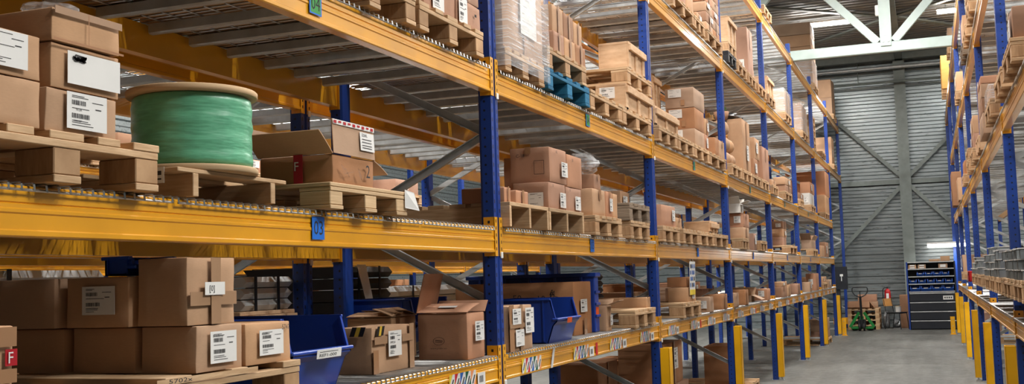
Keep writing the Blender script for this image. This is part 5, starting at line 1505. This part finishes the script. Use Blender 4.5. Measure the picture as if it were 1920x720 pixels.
def small_bin(x, z, w, d, h, label):
    o = bin_open(w, d, h, (x, 24.63+d/2, z), small=True, rot=-PI/2); tag(o, label, 'bin', 'small blue bins on the steel shelving')
for row, (z, n, x0, st, w, h, nm) in enumerate([(.975, 4, 1.78, .268, .24, .15, 'bottom'), (1.175, 5, 1.74, .215, .17, .12, 'middle'), (1.365, 4, 1.93, .20, .17, .12, 'upper')]):
    for i in range(n): small_bin(x0+st*i, z+.001, w, .26, h, '%s small blue bin from left in the %s bin row of the steel shelving' % (ORDN[i], nm))
for i, (x, w) in enumerate([(1.74, .2), (1.97, .2), (2.48, .22)]):
    for j in range(2 if i < 2 else 1):
        h = .055 if i < 2 else .12; k = wall_carton(x-w/2, x+w/2, 24.64, 24.95, 1.562+j*.057, 1.562+j*.057+h, 'card_tan', '%s small labelled box, %s of the upper shelf above the bins' % (('lower', 'upper')[j] if i < 2 else 'single', ('leftmost pile', 'second pile', 'right end')[i]), grp='small boxes above the bins')
        e = MB(); e.box(-w*.3, w*.3, -.163, -.1605, h*.2, h*.8, 'paper'); e.build('shipping_label', k)
wall_carton(2.15, 2.42, 24.7, 25.0, 1.737, 1.80, 'card_tan', 'flat tan box on top of the steel shelving', grp='boxes on the shelving'); wall_carton(2.43, 2.66, 24.7, 25.0, 1.737, 1.87, 'card_tan', 'square tan box on top of the steel shelving', grp='boxes on the shelving')
# control cabinet and small guards near the last uprights
r = tag(empty('control_cabinet', (-.12, 24.6, 0)), 'black control cabinet on a stand at the far end of the left rack', 'cabinet')
e = MB(); e.box(-.24, .24, -.1, .1, 1.08, 1.68, 'cabinet', .006); e.build('housing', r); e = MB(); e.box(-.05, .05, -.06, .06, 0, 1.08, 'cabinet'); e.box(-.16, .16, -.16, .16, 0, .012, 'cabinet'); e.build('stand', r)
e = MB(); e.box(.06, .14, -.115, -.1, 1.42, 1.48, 'fixture', .004); e.tube((.1, -.12, 1.44), (.1, -.14, 1.30), .012, 'fixture', 8); e.build('switch', r)
r = tag(empty('floor_barrier', (-.02, 25.6, 0)), 'low orange barrier beam behind the control cabinet', 'barrier')
e = MB(); e.box(-.35, .1, -.05, .05, .12, .3, 'yellow', .006); e.build('rail', r)
for x in (-.3, .05):
    e = MB(); e.box(x-.03, x+.03, -.04, .04, 0, .12, 'yellow'); e.build('leg', r)
for x, y, lab in ((.14, 22.36, 'short yellow corner guard at the end of the left rack'), (2.60, 22.4, 'short yellow corner guard at the end of the right rack')):
    r = tag(empty('corner_guard', (x, y, 0)), lab, 'post guard')
    e = MB(); e.box(-.05, .05, -.05, -.044, 0, .42, 'guard', .002); e.box(-.05, -.044, -.05, .05, 0, .42, 'guard', .002); e.build('shield', r)
    e = MB()
    for z in (.05, .2, .35): e.tube((0, -.052, z), (0, -.06, z), .012, 'galv', 6)
    e.build('bolt', r); e = MB(); e.box(-.07, .07, -.07, .07, 0, .01, 'guard'); e.build('foot', r)

# ------------------------------------------------------------------ camera and view
cam = bpy.data.cameras.new('camera'); co = bpy.data.objects.new('camera', cam); COL.objects.link(co)
yaw, pitch, roll = .3633, .08, -.03
F_ = Vector((-math.sin(yaw)*math.cos(pitch), math.cos(yaw)*math.cos(pitch), math.sin(pitch)))
R0_ = Vector((math.cos(yaw), math.sin(yaw), 0)); U0_ = R0_.cross(F_)
R_ = R0_*math.cos(roll)+U0_*math.sin(roll); U_ = -R0_*math.sin(roll)+U0_*math.cos(roll)
mt = Matrix(((R_.x, U_.x, -F_.x), (R_.y, U_.y, -F_.y), (R_.z, U_.z, -F_.z))).to_4x4()
mt.translation = Vector((2.1973, -5.5437, 1.5971)); co.matrix_world = mt
cam.sensor_width = 36; cam.lens = 36*2048.5/1920; cam.clip_start = .05; cam.clip_end = 200
SC.camera = co
w = bpy.data.worlds.new('world'); SC.world = w; w.use_nodes = True
w.node_tree.nodes['Background'].inputs[0].default_value = (.8, .9, 1, 1); w.node_tree.nodes['Background'].inputs[1].default_value = .1
SC.view_settings.view_transform = 'Standard'; SC.view_settings.look = 'None'; SC.view_settings.gamma = 1; SC.view_settings.use_curve_mapping = False
SC.view_settings.exposure = EXPOSURE
try:
    SC.cycles.max_bounces = 8; SC.cycles.transparent_max_bounces = 12; SC.cycles.caustics_reflective = False; SC.cycles.caustics_refractive = False; SC.cycles.sample_clamp_indirect = 6
except Exception: pass
